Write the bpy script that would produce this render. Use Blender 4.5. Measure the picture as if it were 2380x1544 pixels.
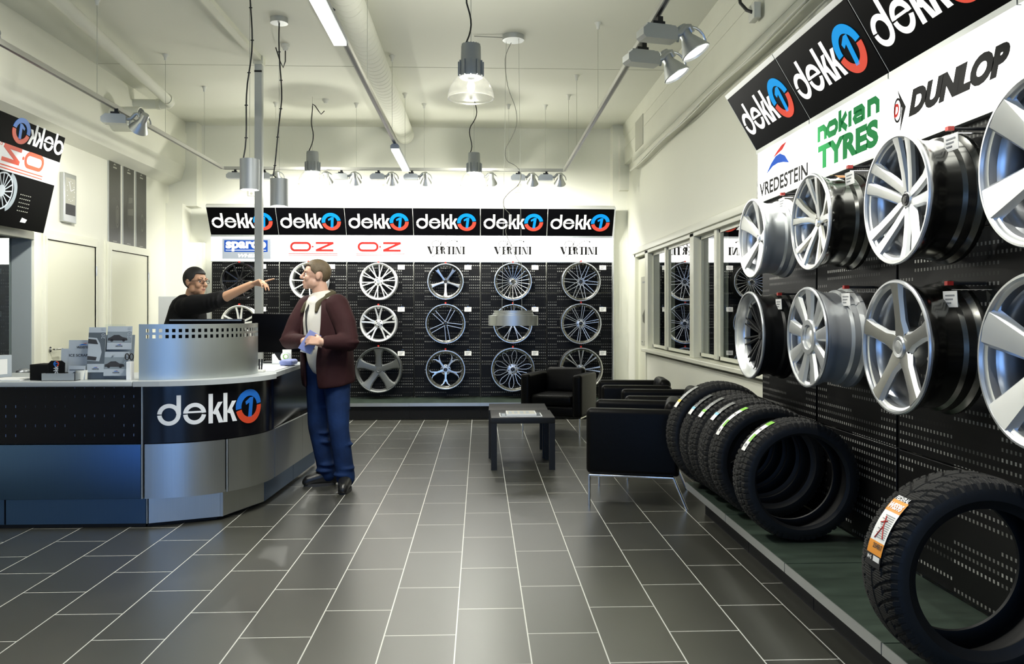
import bpy, math, random
from math import sin, cos, pi, radians as R
from mathutils import Matrix, Vector
random.seed(7)
sc = bpy.context.scene
for o in list(bpy.data.objects): bpy.data.objects.remove(o)
COL = sc.collection

# ---------------- camera, world, exposure ----------------
cam = bpy.data.cameras.new('camera'); co = bpy.data.objects.new('camera', cam); COL.objects.link(co)
co.location = (0, 0, 1.3485); co.rotation_euler = (pi/2, 0, -0.0388)
cam.sensor_width = 36; cam.lens = 1915/2380*36; cam.shift_y = -44/2380; cam.clip_start = 0.05
sc.camera = co
sc.view_settings.view_transform = 'Standard'; sc.view_settings.look = 'None'
sc.view_settings.gamma = 1; sc.view_settings.exposure = 0.0; sc.view_settings.use_curve_mapping = False
w = bpy.data.worlds.new('dusk_sky'); sc.world = w; w.use_nodes = True
w.node_tree.nodes['Background'].inputs[0].default_value = (0.19, 0.38, 0.80, 1)
w.node_tree.nodes['Background'].inputs[1].default_value = 3.2
sc.cycles.max_bounces = 8; sc.cycles.transparent_max_bounces = 12
sc.cycles.sample_clamp_indirect = 6; sc.cycles.caustics_reflective = False; sc.cycles.caustics_refractive = False

def aim(o, tgt): o.rotation_euler = (Vector(tgt)-o.location).to_track_quat('-Z', 'Y').to_euler()
def area(loc, size, W, tgt=None, col=(1, .985, .90), sy=None):
    l = bpy.data.lights.new('area_light', 'AREA'); l.energy = W; l.size = size; l.color = col
    if sy: l.shape = 'RECTANGLE'; l.size_y = sy
    o = bpy.data.objects.new('area_light', l); COL.objects.link(o); o.location = loc
    aim(o, tgt or (loc[0], loc[1]+1e-4, 0)); return o
def spot(loc, tgt, W, ang=70, blend=.6, rad=.04, col=(1, .985, .91)):
    l = bpy.data.lights.new('spot_light', 'SPOT'); l.energy = W; l.spot_size = R(ang); l.spot_blend = blend
    l.shadow_soft_size = rad; l.color = col
    o = bpy.data.objects.new('spot_light', l); COL.objects.link(o); o.location = loc; aim(o, tgt); return o
def point(loc, W, rad=.05, col=(1, .985, .90)):
    l = bpy.data.lights.new('point_light', 'POINT'); l.energy = W; l.shadow_soft_size = rad; l.color = col
    o = bpy.data.objects.new('point_light', l); COL.objects.link(o); o.location = loc; return o
# unseen area lights added under the ceiling for ambient fill, towards the street side
area((-1.0, 2.2, 3.75), 1.3, 26, sy=.35)
area((-0.9, -1.2, 3.75), 1.3, 10, sy=.35)

# wattages of the lamps built further down
W_BACK, W_LEFT, W_RIGHT, W_TUBE, W_BELL, W_CYL = 62, 145, 88, 90, 52, 55

# ---------------- materials ----------------
MATS = {}
def mat(name, col=(.8, .8, .8), rough=.5, metal=0, spec=.5, emit=0, ecol=None, noise=0, nscale=8, bump=0, bscale=60, coat=0, stretch=None):
    m = bpy.data.materials.new(name); m.use_nodes = True; MATS[name] = m
    nt = m.node_tree; b = nt.nodes['Principled BSDF']
    b.inputs['Base Color'].default_value = (*col, 1); b.inputs['Roughness'].default_value = rough
    b.inputs['Metallic'].default_value = metal; b.inputs['Specular IOR Level'].default_value = spec
    if coat: b.inputs['Coat Weight'].default_value = coat; b.inputs['Coat Roughness'].default_value = .08
    if emit:
        b.inputs['Emission Color'].default_value = (*(ecol or col), 1); b.inputs['Emission Strength'].default_value = emit
    if noise or bump:
        tc = nt.nodes.new('ShaderNodeTexCoord'); mp = nt.nodes.new('ShaderNodeMapping'); nt.links.new(tc.outputs['Object'], mp.inputs[0])
        if stretch: mp.inputs['Scale'].default_value = stretch
        if noise:
            n = nt.nodes.new('ShaderNodeTexNoise'); n.inputs['Scale'].default_value = nscale; n.inputs['Detail'].default_value = 6
            nt.links.new(mp.outputs[0], n.inputs[0])
            mx = nt.nodes.new('ShaderNodeMix'); mx.data_type = 'RGBA'
            mx.inputs['A'].default_value = (*[c*(1-noise) for c in col], 1); mx.inputs['B'].default_value = (*[min(1, c*(1+noise)) for c in col], 1)
            nt.links.new(n.outputs[0], mx.inputs['Factor']); nt.links.new(mx.outputs['Result'], b.inputs['Base Color'])
        if bump:
            n = nt.nodes.new('ShaderNodeTexNoise'); n.inputs['Scale'].default_value = bscale; n.inputs['Detail'].default_value = 4
            nt.links.new(mp.outputs[0], n.inputs[0])
            bp = nt.nodes.new('ShaderNodeBump'); bp.inputs['Strength'].default_value = bump; bp.inputs['Distance'].default_value = .01
            nt.links.new(n.outputs[0], bp.inputs['Height']); nt.links.new(bp.outputs[0], b.inputs['Normal'])
    return m
mat('wall', (.80, .80, .70), .55, noise=.03, nscale=1.3, bump=.06, bscale=25)
mat('rough_wall', (.74, .74, .64), .6, noise=.06, nscale=3, bump=.25, bscale=14)
mat('ceiling', (.74, .745, .66), .7, noise=.025, nscale=.8)
mat('trim_paint', (.74, .74, .63), .4)
mat('seam', (.45, .45, .38), .8)
mat('door_paint', (.72, .72, .58), .35)
mat('jamb_grey', (.30, .34, .35), .4)
mat('front_brick', (.12, .13, .15), .8)
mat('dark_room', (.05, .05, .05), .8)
mat('black', (.006, .006, .007), .35)
mat('black_matt', (.008, .008, .009), .7)
mat('black_gloss', (.0015, .0015, .002), .30, spec=.05)
mat('black_lacquer', (.0035, .0035, .005), .16)
mat('steel', (.55, .57, .57), .33, 1, noise=.06, nscale=3, stretch=(60, 60, .6))
mat('steel_light', (.58, .62, .60), .40, 1, noise=.04, nscale=3, stretch=(60, 60, .6))
mat('steel_reflection_tint', (.08, .15, .27), .36, 1, noise=.05, nscale=4, stretch=(60, 60, .6))  # dark blue reflection of the front window put into the base colour
mat('worktop', (.42, .45, .46), .4)
mat('alu', (.52, .54, .54), .38, .9)
mat('grey_metal', (.30, .32, .34), .35, .8)
mat('lamp_grey', (.30, .32, .33), .5, .45)
mat('grey_paint', (.50, .52, .51), .45)
mat('rail_grey', (.42, .42, .38), .45, .3)
mat('chrome', (.82, .82, .82), .06, 1)
mat('chrome_rim', (.88, .87, .82), .24, 1)
mat('silver', (.74, .76, .78), .28, .85)
mat('silver_bright', (.88, .89, .88), .32, .65)
mat('barrel_silver', (.66, .68, .68), .34, .6, noise=.06, nscale=2)
mat('barrel_dark', (.17, .17, .16), .20, 1, noise=.25, nscale=3)
mat('barrel_black', (.02, .02, .02), .35, .5)
mat('silver_grey', (.40, .40, .37), .30, .8)
mat('gunmetal', (.19, .20, .195), .36, .85)
mat('white_wheel', (.80, .81, .76), .3, .2)
mat('wheel_black', (.008, .008, .009), .14, 0, coat=.5)
mat('red', (.55, .03, .02), .4)
mat('white_card', (.82, .82, .80), .6)
mat('paper', (.85, .86, .86), .7)
mat('ink', (.03, .03, .035), .6)
mat('ink_grey', (.25, .26, .27), .6)
mat('letter_white', (.30, .30, .29), .6, spec=.1, emit=1.05, ecol=(1, 1, .94))
mat('letter_blue', (.0, .05, .16), .6, spec=.1, emit=.85, ecol=(.005, .36, .86))
mat('letter_red', (.16, .015, .008), .6, spec=.1, emit=.78, ecol=(.86, .10, .06))
mat('plain_white', (.80, .82, .84), .45)
mat('plain_blue', (.01, .14, .55), .45)
mat('plain_red', (.62, .06, .02), .45)
mat('lightbox', (.10, .10, .10), .7, spec=.05, emit=4.2, ecol=(1, 1, .93))
mat('box_black', (.004, .004, .004), .7, spec=.15)
mat('box_red', (.12, .006, .005), .7, spec=.1, emit=.52, ecol=(.85, .05, .035))
mat('box_green', (.02, .22, .06), .7, spec=.1, emit=.12, ecol=(.08, .75, .22))
mat('box_blue', (.005, .02, .09), .7, spec=.1, emit=.5, ecol=(.01, .12, .72))
mat('box_grey', (.10, .11, .12), .6, emit=.5, ecol=(.62, .70, .78))
mat('rubber', (.0085, .0085, .008), .7, spec=.3, bump=.12, bscale=140)
mat('rubber_side', (.004, .004, .004), .55, spec=.35)
mat('leather', (.0028, .0028, .0028), .40, spec=.11, bump=.10, bscale=30)
mat('wood_black', (.010, .010, .009), .45, spec=.3)
mat('shelf_green', (.042, .060, .046), .30, .2, noise=.7, nscale=5, stretch=(3, .7, 1))
mat('lamp_glow', (1, 1, .95), .5, emit=9, ecol=(1, 1, .92))
mat('tube_glow', (1, 1, .95), .5, emit=3, ecol=(1, 1, .93))
mat('cable_black', (.01, .01, .01), .5)
mat('cable_grey', (.28, .28, .24), .5)
mat('wire', (.45, .45, .38), .4, .4)
mat('skin_dark', (.40, .22, .13), .5, noise=.06, nscale=30)
mat('skin_light', (.52, .31, .22), .5, noise=.06, nscale=30)
mat('lip_dark', (.30, .12, .09), .45)
mat('lip_light', (.42, .18, .13), .45)
mat('hair_black', (.006, .005, .0045), .6, bump=.2, bscale=180)
mat('hair_brown', (.10, .070, .035), .6, noise=.4, nscale=60, bump=.25, bscale=180)
mat('screen_black', (.002, .002, .002), .5, spec=.03)
mat('eye_white', (.75, .73, .70), .25)
mat('iris', (.04, .02, .012), .2)
mat('shirt_black', (.004, .004, .0045), .8, spec=.15, bump=.2, bscale=18)
mat('jacket', (.030, .010, .011), .75, spec=.15, noise=.35, nscale=7, bump=.3, bscale=14)
mat('collar', (.055, .045, .02), .8)
mat('shirt_white', (.62, .60, .54), .75, bump=.2, bscale=15)
mat('jeans', (.008, .025, .085), .8, spec=.2, noise=.95, nscale=6, bump=.35, bscale=20)
mat('shoe', (.010, .010, .010), .35)
mat('sole', (.03, .03, .03), .6)
mat('poster_dark', (.020, .020, .015), .35, noise=.5, nscale=2)
mat('poster_low', (.040, .040, .032), .4)
mat('poster_mid', (.085, .085, .07), .35)
mat('poster_light', (.40, .40, .34), .35)
mat('leaflet', (.42, .47, .52), .4)
mat('leaflet_dark', (.09, .11, .13), .35)
mat('leaflet_mid', (.22, .26, .29), .35)
mat('orange', (.80, .30, .03), .5)
mat('green_label', (.22, .55, .06), .5)
mat('cyan_label', (.25, .55, .70), .5)
mat('yellow', (.75, .60, .05), .5)
mat('socket_white', (.72, .72, .66), .4)
mat('cup_white', (.75, .75, .68), .5)
mat('lilac', (.30, .36, .72), .5)

def glass_mat(name, tint=(1, 1, 1), boost=1.0):
    m = bpy.data.materials.new(name); m.use_nodes = True; MATS[name] = m; nt = m.node_tree
    nt.nodes.remove(nt.nodes['Principled BSDF']); out = nt.nodes['Material Output']
    t = nt.nodes.new('ShaderNodeBsdfTransparent'); t.inputs[0].default_value = (*tint, 1)
    g = nt.nodes.new('ShaderNodeBsdfGlossy'); g.inputs['Roughness'].default_value = 0.01
    f = nt.nodes.new('ShaderNodeFresnel'); f.inputs[0].default_value = 1.5
    mu = nt.nodes.new('ShaderNodeMath'); mu.operation = 'MULTIPLY'; mu.use_clamp = True; mu.inputs[1].default_value = boost
    mx = nt.nodes.new('ShaderNodeMixShader')
    ge = nt.nodes.new('ShaderNodeNewGeometry'); sb = nt.nodes.new('ShaderNodeMath'); sb.operation = 'SUBTRACT'; sb.inputs[0].default_value = 1; nt.links.new(ge.outputs['Backfacing'], sb.inputs[1])
    m2 = nt.nodes.new('ShaderNodeMath'); m2.operation = 'MULTIPLY'; nt.links.new(mu.outputs[0], m2.inputs[0]); nt.links.new(sb.outputs[0], m2.inputs[1])
    nt.links.new(f.outputs[0], mu.inputs[0]); nt.links.new(m2.outputs[0], mx.inputs[0])
    nt.links.new(t.outputs[0], mx.inputs[1]); nt.links.new(g.outputs[0], mx.inputs[2]); nt.links.new(mx.outputs[0], out.inputs[0])
    return m
glass_mat('glass', (.92, .95, .93), 1.9); glass_mat('acrylic', (.95, .97, .97), 1.5); glass_mat('lens', (.97, .97, .97), .6)

def lamp_glass():
    m = bpy.data.materials.new('ribbed_glass'); m.use_nodes = True; MATS['ribbed_glass'] = m; nt = m.node_tree
    nt.nodes.remove(nt.nodes['Principled BSDF']); out = nt.nodes['Material Output']
    t = nt.nodes.new('ShaderNodeBsdfTransparent'); t.inputs[0].default_value = (.95, .95, .92, 1)
    g = nt.nodes.new('ShaderNodeBsdfGlossy'); g.inputs['Roughness'].default_value = .18
    tl = nt.nodes.new('ShaderNodeBsdfTranslucent'); tl.inputs[0].default_value = (.9, .9, .86, 1)
    lw = nt.nodes.new('ShaderNodeLayerWeight'); lw.inputs[0].default_value = .2
    a = nt.nodes.new('ShaderNodeMixShader'); a.inputs[0].default_value = .011
    b = nt.nodes.new('ShaderNodeMixShader')
    nt.links.new(t.outputs[0], a.inputs[1]); nt.links.new(tl.outputs[0], a.inputs[2])
    nt.links.new(lw.outputs['Facing'], b.inputs[0]); nt.links.new(a.outputs[0], b.inputs[1]); nt.links.new(g.outputs[0], b.inputs[2])
    nt.links.new(b.outputs[0], out.inputs[0])
lamp_glass()

def floor_mat():
    m = bpy.data.materials.new('floor_tiles'); m.use_nodes = True; MATS['floor_tiles'] = m; nt = m.node_tree; N = nt.nodes.new; L = nt.links.new
    b = nt.nodes['Principled BSDF']
    tc = N('ShaderNodeTexCoord'); sx = N('ShaderNodeSeparateXYZ'); L(tc.outputs['Object'], sx.inputs[0])
    ax = N('ShaderNodeMath'); ax.operation = 'ADD'; ax.inputs[1].default_value = 0.1002+30; L(sx.outputs[0], ax.inputs[0])
    ay = N('ShaderNodeMath'); ay.operation = 'ADD'; ay.inputs[1].default_value = -3.4585+60; L(sx.outputs[1], ay.inputs[0])
    cb = N('ShaderNodeCombineXYZ'); L(ay.outputs[0], cb.inputs[0]); L(ax.outputs[0], cb.inputs[1])
    br = N('ShaderNodeTexBrick'); L(cb.outputs[0], br.inputs[0])
    br.offset = .5; br.offset_frequency = 2; br.inputs['Scale'].default_value = 1
    br.inputs['Brick Width'].default_value = .6; br.inputs['Row Height'].default_value = .3
    br.inputs['Mortar Size'].default_value = .0027; br.inputs['Mortar Smooth'].default_value = 0; br.inputs['Bias'].default_value = 0
    br.inputs['Color1'].default_value = (.044, .044, .034, 1); br.inputs['Color2'].default_value = (.054, .054, .043, 1)
    br.inputs['Mortar'].default_value = (.85, .85, .78, 1)
    n = N('ShaderNodeTexNoise'); n.inputs['Scale'].default_value = 3.2; n.inputs['Detail'].default_value = 8; L(tc.outputs['Object'], n.inputs[0])
    mx = N('ShaderNodeMix'); mx.data_type = 'RGBA'; mx.blend_type = 'MULTIPLY'; mx.inputs['Factor'].default_value = .25
    L(br.outputs[0], mx.inputs['A']); L(n.outputs[0], mx.inputs['B']); L(mx.outputs['Result'], b.inputs['Base Color'])
    mr = N('ShaderNodeMapRange'); mr.inputs['To Min'].default_value = .34; mr.inputs['To Max'].default_value = .40; L(n.outputs[0], mr.inputs[0]); L(mr.outputs[0], b.inputs['Roughness'])
    b.inputs['Specular IOR Level'].default_value = 1.0; b.inputs['Coat Weight'].default_value = .7; b.inputs['Coat Roughness'].default_value = .31
floor_mat()

def peg_mat(name, base=(.003, .003, .0033), hole=(.32, .32, .30), axis=0, pw=.025, ph=.038):
    m = bpy.data.materials.new(name); m.use_nodes = True; MATS[name] = m; nt = m.node_tree; N = nt.nodes.new; L = nt.links.new
    b = nt.nodes['Principled BSDF']; tc = N('ShaderNodeTexCoord'); sx = N('ShaderNodeSeparateXYZ'); L(tc.outputs['Object'], sx.inputs[0])
    def M(op, a, bb=None):
        n = N('ShaderNodeMath'); n.operation = op
        for i, v in enumerate((a, bb)):
            if v is None: continue
            if isinstance(v, (int, float)): n.inputs[i].default_value = v
            else: L(v, n.inputs[i])
        return n.outputs[0]
    fx = M('FRACT', M('DIVIDE', M('ADD', sx.outputs[axis], 50), pw)); fz = M('FRACT', M('DIVIDE', M('ADD', sx.outputs[2], 50), ph))
    hx = M('LESS_THAN', fx, .42); hz = M('LESS_THAN', fz, .36); h = M('MULTIPLY', hx, hz)
    # random rows of holes painted pale for the lit wall behind
    cell = N('ShaderNodeCombineXYZ'); L(M('FLOOR', M('DIVIDE', sx.outputs[axis], .30)), cell.inputs[0]); L(M('FLOOR', M('DIVIDE', M('ADD', sx.outputs[2], 50), ph)), cell.inputs[2])
    wn = N('ShaderNodeTexWhiteNoise'); L(cell.outputs[0], wn.inputs[0])
    pr = N('ShaderNodeMapRange'); pr.inputs['From Min'].default_value = .35; pr.inputs['From Max'].default_value = .95; L(wn.outputs[0], pr.inputs[0])
    mc = N('ShaderNodeMix'); mc.data_type = 'RGBA'; mc.inputs['A'].default_value = (.004, .004, .004, 1); mc.inputs['B'].default_value = (*hole, 1); L(pr.outputs[0], mc.inputs['Factor'])
    mx = N('ShaderNodeMix'); mx.data_type = 'RGBA'; mx.inputs['A'].default_value = (*base, 1); L(mc.outputs['Result'], mx.inputs['B']); L(h, mx.inputs['Factor'])
    L(mx.outputs['Result'], b.inputs['Base Color']); b.inputs['Roughness'].default_value = .42; b.inputs['Specular IOR Level'].default_value = .2
peg_mat('pegboard'); peg_mat('pegboard_side', axis=1)
# ---------------- mesh helpers ----------------
class MB:
    def __init__(s): s.v = []; s.f = []; s.mi = []; s.cur = 0
    def add(s, vs, fs, M=None):
        b = len(s.v)
        for p in vs: s.v.append(tuple(M @ Vector(p)) if M else tuple(p))
        for f in fs: s.f.append([i+b for i in f]); s.mi.append(s.cur)
        return s
    def m(s, i): s.cur = i; return s
    def box(s, x0, x1, y0, y1, z0, z1, M=None):
        v = [(x, y, z) for x in (x0, x1) for y in (y0, y1) for z in (z0, z1)]
        return s.add(v, [(0, 1, 3, 2), (4, 6, 7, 5), (0, 4, 5, 1), (2, 3, 7, 6), (0, 2, 6, 4), (1, 5, 7, 3)], M)
    def tube(s, pts, r, n=8, M=None, cap=True):
        pts = [Vector(p) for p in pts]; rs = r if isinstance(r, (list, tuple)) else [r]*len(pts)
        vs = []; up = None
        for i, p in enumerate(pts):
            t = (pts[min(i+1, len(pts)-1)]-pts[max(i-1, 0)]).normalized()
            if up is None:
                up = Vector((0, 0, 1)) if abs(t.z) < .9 else Vector((1, 0, 0))
            a = t.cross(up).normalized(); b = a.cross(t).normalized(); up = b
            for k in range(n):
                an = 2*pi*k/n; vs.append(p+(a*cos(an)+b*sin(an))*rs[i])
        fs = [(i*n+k, i*n+(k+1) % n, (i+1)*n+(k+1) % n, (i+1)*n+k) for i in range(len(pts)-1) for k in range(n)]
        if cap: fs += [tuple(range(n))[::-1], tuple((len(pts)-1)*n+k for k in range(n))]
        return s.add(vs, fs, M)
    def lathe(s, prof, n=48, M=None, a0=0, a1=2*pi, axis='z'):
        """prof: (radius, along axis)."""
        full = abs(a1-a0-2*pi) < 1e-6; m = n if full else n+1; vs = []
        for k in range(m):
            a = a0+(a1-a0)*k/n
            for r, h in prof: vs.append((r*cos(a), r*sin(a), h) if axis == 'z' else (r*cos(a), h, r*sin(a)))
        q = len(prof); fs = []
        for k in range(n):
            k2 = (k+1) % m
            for i in range(q-1): fs.append((k*q+i, k2*q+i, k2*q+i+1, k*q+i+1) if axis == 'z' else (k*q+i, k*q+i+1, k2*q+i+1, k2*q+i))
        return s.add(vs, fs, M)
    def prism(s, poly, d, M=None):
        """2-D polygon in x,z extruded along +y by d (front face at y=0)."""
        n = len(poly); ar = sum(poly[i][0]*poly[(i+1) % n][1]-poly[(i+1) % n][0]*poly[i][1] for i in range(n))
        if ar < 0: poly = poly[::-1]
        v = [(x, 0, z) for x, z in poly]+[(x, d, z) for x, z in poly]
        return s.add(v, [tuple(range(n)), tuple(range(2*n-1, n-1, -1))]+[(i, i+n, (i+1) % n+n, (i+1) % n) for i in range(n)], M)
    def ring(s, cx, cz, ro, ri, a0, a1, d, n=24, M=None, sx=1, sz=1):
        full = abs(a1-a0) >= 359.9
        for k in range(n):
            p, q = R(a0+(a1-a0)*k/n), R(a0+(a1-a0)*(k+1)/n)
            P = lambda r, a: (cx+sx*r*cos(a), cz+sz*r*sin(a))
            s.prism([P(ri, p), P(ro, p), P(ro, q), P(ri, q)], d, M)
        return s
    def stroke(s, pts, wd, d, M=None, closed=False):
        pts = [Vector(p) for p in pts]; n = len(pts); L = []; Rr = []
        for i in range(n):
            if closed: a, b, c = pts[i-1], pts[i], pts[(i+1) % n]
            else: a, b, c = pts[max(i-1, 0)], pts[i], pts[min(i+1, n-1)]
            d1 = (b-a).normalized() if (b-a).length else (c-b).normalized(); d2 = (c-b).normalized() if (c-b).length else d1
            nn = Vector((-d1.y-d2.y, d1.x+d2.x)); nn = nn.normalized() if nn.length > 1e-6 else Vector((-d1.y, d1.x))
            k = max(.5, nn.dot(Vector((-d1.y, d1.x)))); o = nn*(wd/2/k); L.append(b+o); Rr.append(b-o)
        for i in range(n if closed else n-1):
            j = (i+1) % n; s.prism([tuple(L[i]), tuple(L[j]), tuple(Rr[j]), tuple(Rr[i])], d, M)
        return s
    def sphere(s, c, r, n=16, M=None):
        rx, ry, rz = r if isinstance(r, (list, tuple)) else (r, r, r); vs = []; h = n//2
        for i in range(h+1):
            t = pi*i/h
            for k in range(n): vs.append((c[0]+rx*sin(t)*cos(2*pi*k/n), c[1]+ry*sin(t)*sin(2*pi*k/n), c[2]+rz*cos(t)))
        fs = [(i*n+k, (i+1)*n+k, (i+1)*n+(k+1) % n, i*n+(k+1) % n) for i in range(h) for k in range(n)]
        return s.add(vs, fs, M)
    def cyl(s, p, q, r, n=16, r2=None): return s.tube([p, q], [r, r if r2 is None else r2], n)
    def mesh(s, name, mats, smooth=None):
        me = bpy.data.meshes.new(name); me.from_pydata(s.v, [], s.f)
        for mm in (mats if isinstance(mats, (list, tuple)) else [mats]): me.materials.append(MATS[mm])
        if any(s.mi): me.polygons.foreach_set('material_index', s.mi)
        if smooth is not None:
            me.polygons.foreach_set('use_smooth', [True]*len(me.polygons)); me.set_sharp_from_angle(angle=R(smooth))
        me.update(); return me
    def build(s, name, mats, parent=None, smooth=None, bevel=0, seg=3, loc=None):
        o = bpy.data.objects.new(name, s.mesh(name, mats, smooth)); COL.objects.link(o); o.parent = parent
        if loc: o.location = loc
        if bevel:
            b = o.modifiers.new('Bevel', 'BEVEL'); b.width = bevel; b.segments = seg; b.limit_method = 'ANGLE'; b.angle_limit = R(40); b.harden_normals = False
            o.data.polygons.foreach_set('use_smooth', [True]*len(o.data.polygons)); o.data.set_sharp_from_angle(angle=R(180 if seg > 2 else 50))
        return o
def obj(name, me, parent=None, loc=(0, 0, 0), rot=(0, 0, 0), scale=None):
    o = bpy.data.objects.new(name, me); COL.objects.link(o); o.parent = parent; o.location = loc; o.rotation_euler = rot
    if scale: o.scale = scale
    return o
def tag(o, label, cat, group=None):
    o['label'] = label; o['category'] = cat
    if group: o['group'] = group
    return o
def thing(name, label, cat, loc=(0, 0, 0), rz=0, group=None):
    o = bpy.data.objects.new(name, None); COL.objects.link(o); o.location = loc; o.rotation_euler = (0, 0, rz); o.empty_display_size = .1
    return tag(o, label, cat, group)
def st(o): o['kind'] = 'structure'; return o
def kids(o): return [c for c in bpy.data.objects if c.parent == o]
def T(x, y, z): return Matrix.Translation((x, y, z))
def RZ(a): return Matrix.Rotation(a, 4, 'Z')
def RX(a): return Matrix.Rotation(a, 4, 'X')
def RY(a): return Matrix.Rotation(a, 4, 'Y')
def SC(x, y, z): return Matrix.Diagonal((x, y, z, 1))
def box(name, b, m, parent=None, bevel=0, seg=2): return MB().box(*b).build(name, m, parent, bevel=bevel, seg=seg)

_txt = {}
def text_tris(s, bold=0, shear=0):
    """builtin font outlines as 2-D verts and faces, unit bounding box with aspect."""
    k = (s, bold, shear)
    if k not in _txt:
        c = bpy.data.curves.new('lettering', 'FONT'); c.body = s; c.offset = bold; c.shear = shear; c.resolution_u = 4
        o = bpy.data.objects.new('lettering', c); COL.objects.link(o)
        bpy.context.view_layer.update()
        me = bpy.data.meshes.new_from_object(o.evaluated_get(bpy.context.evaluated_depsgraph_get()))
        vs = [(v.co.x, v.co.y) for v in me.vertices]; fs = [tuple(p.vertices) for p in me.polygons]
        bpy.data.objects.remove(o); bpy.data.curves.remove(c); bpy.data.meshes.remove(me)
        x0 = min(v[0] for v in vs); x1 = max(v[0] for v in vs); y0 = min(v[1] for v in vs); y1 = max(v[1] for v in vs)
        _txt[k] = ([((x-x0)/(x1-x0), (y-y0)/(y1-y0)) for x, y in vs], fs)
    return _txt[k]
def put_text(mb, s, x0, x1, z0, z1, M=None, bold=0, shear=0, y=0):
    vs, fs = text_tris(s, bold, shear)
    mb.add([(x0+(x1-x0)*a, y, z0+(z1-z0)*b) for a, b in vs], [f for f in fs], M); return mb

# ---------------- the five-letter wheel-shop logo, as meshes in x,z with unit bowl radius 1 ----------------
def logo(d=.03, fn=None, M=None):
    """returns three MBs (white, blue, red); x 0..10.2, z 0..3.4"""
    W, B, Rd = MB(), MB(), MB(); g = 3.5
    W.ring(1, 1, 1, .62, g, 180-g, d, 18); W.ring(1, 1, 1, .62, 180+g, 360-g, d, 18)
    W.prism([(1.64, .95), (2.02, .95), (2.02, 2.75), (1.64, 2.75)], d)
    W.ring(3.2, 1, 1, .62, g, 180-g, d, 18); W.ring(3.2, 1, 1, .62, 180+g, 352, d, 18)
    W.prism([(2.4, 1.06), (4.05, 1.06), (4.05, 1.24), (2.4, 1.24)], d)
    for x in (4.42, 5.82):
        W.prism([(x, 0), (x+.4, 0), (x+.4, 2.75), (x, 2.75)], d)
        W.prism([(x+.35, .92), (x+.62, .78), (x+1.32, 1.95), (x+.88, 1.95)], d)
        W.prism([(x+.52, 1.28), (x+.82, 1.42), (x+1.42, 0), (x+.95, 0)], d)
    c = (8.75, 1.25)
    B.ring(*c, 1.65, 1.02, 8, 188, d, 24); Rd.ring(*c, 1.65, 1.02, 194, 362, d, 24)
    B.prism([(8.55, .10), (9.0, .10), (9.25, 2.12), (8.85, 2.12), (8.22, 1.72), (8.3, 1.42), (8.72, 1.62)], d)
    for b in (W, B, Rd):
        b.v = [((Vector((fn(p) if fn else p)))[:]) for p in b.v]
        if M: b.v = [tuple(M @ Vector(p)) for p in b.v]
    return W, B, Rd
# ---------------- the setting ----------------
XL, XR, YB, ZC = -4.15, 2.0, 11.36, 3.9
st(box('floor', (-7.5, 5, -3.6, 11.6, -.06, 0), 'floor_tiles'))
ce = st(box('ceiling', (-7.5, 5, -3.6, 11.6, ZC, ZC+.1), 'ceiling'))
box('panel_joint', (-3.9, 1.94, 8.575, 8.583, ZC-.002, ZC+.001), 'seam', ce)
st(box('wall_back', (-4.4, 2.3, YB, YB+.15, 0, ZC), 'wall'))
m = MB()      # right wall with the opening for the window strip and the far door
m.box(XR, XR+.18, -3.6, 5.55, 0, ZC); m.box(XR, XR+.18, 10.55, YB, 0, ZC); m.box(XR, XR+.18, 5.55, 10.55, 2.13, ZC); m.box(XR, XR+.18, 5.55, 9.80, 0, .86)
st(m.build('wall_right', 'wall'))
m = MB(); m.box(1.94, XR, -3.6, YB, 3.34, ZC); m.box(1.92, XR, -3.6, 10.35, 3.17, 3.34)
m.box(1.936, 1.94, -3.6, 11, 3.70, 3.706); m.box(1.936, 1.94, -3.6, 11, 3.56, 3.566); m.box(1.917, 1.92, -3.6, 10.3, 3.245, 3.25)
st(m.build('trim_1', 'rough_wall'))
m = MB(); m.box(1.80, XR, 11.12, YB, 0, ZC); m.box(1.88, XR, 11.0, 11.12, 3.0, 3.75)
st(m.build('trim_2', 'wall'))
st(box('trim_3', (1.932, 1.94, 9.72, 10.2, 3.36, 3.72), 'seam'))
m = MB()      # left wall with an opening for window_2
m.box(XL-.18, XL, -3.6, 6.3, 0, ZC); m.box(XL-.18, XL, 7.86, YB, 0, ZC); m.box(XL-.18, XL, 6.3, 7.86, 2.05, ZC); m.box(XL-.18, XL, 6.3, 7.86, 0, .78)
st(m.build('wall_left', 'wall'))
m = MB(); m.prism([(XL, 3.05), (-3.98, 3.12), (-3.93, 3.3), (-3.93, ZC), (XL, ZC)], 14.96, T(0, -3.6, 0)); m.box(-3.93, -3.915, -3.6, YB, 3.60, 3.75)
st(m.build('trim_4', 'wall'))
m = MB(); m.box(XL, -3.78, 11.16, YB, 2.78, ZC); m.box(XL, -3.93, 11.05, YB, 0, 2.8); m.box(-3.93, -3.72, 11.24, YB, 0, 2.3)
st(m.build('trim_5', 'wall'))
m = MB()      # street front: brick piers and a wide shop window behind the photographer
m.box(-7.5, -6, -3.6, -3.4, 0, ZC); m.box(-6, -1.7, -3.6, -3.4, 0, .5); m.box(-6, -1.7, -3.6, -3.4, 2.3, ZC); m.box(-2.3, -1.7, -3.6, -3.4, .5, 2.3); m.box(-1.7, 1.98, -3.6, -3.4, 0, .1); m.box(-1.7, 1.98, -3.6, -3.4, 3.0, ZC); m.box(1.98, 5, -3.6, -3.4, 0, ZC); m.box(-.2, -.1, -3.6, -3.4, 0, 2.6)
st(m.build('wall_front', 'front_brick'))
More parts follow.
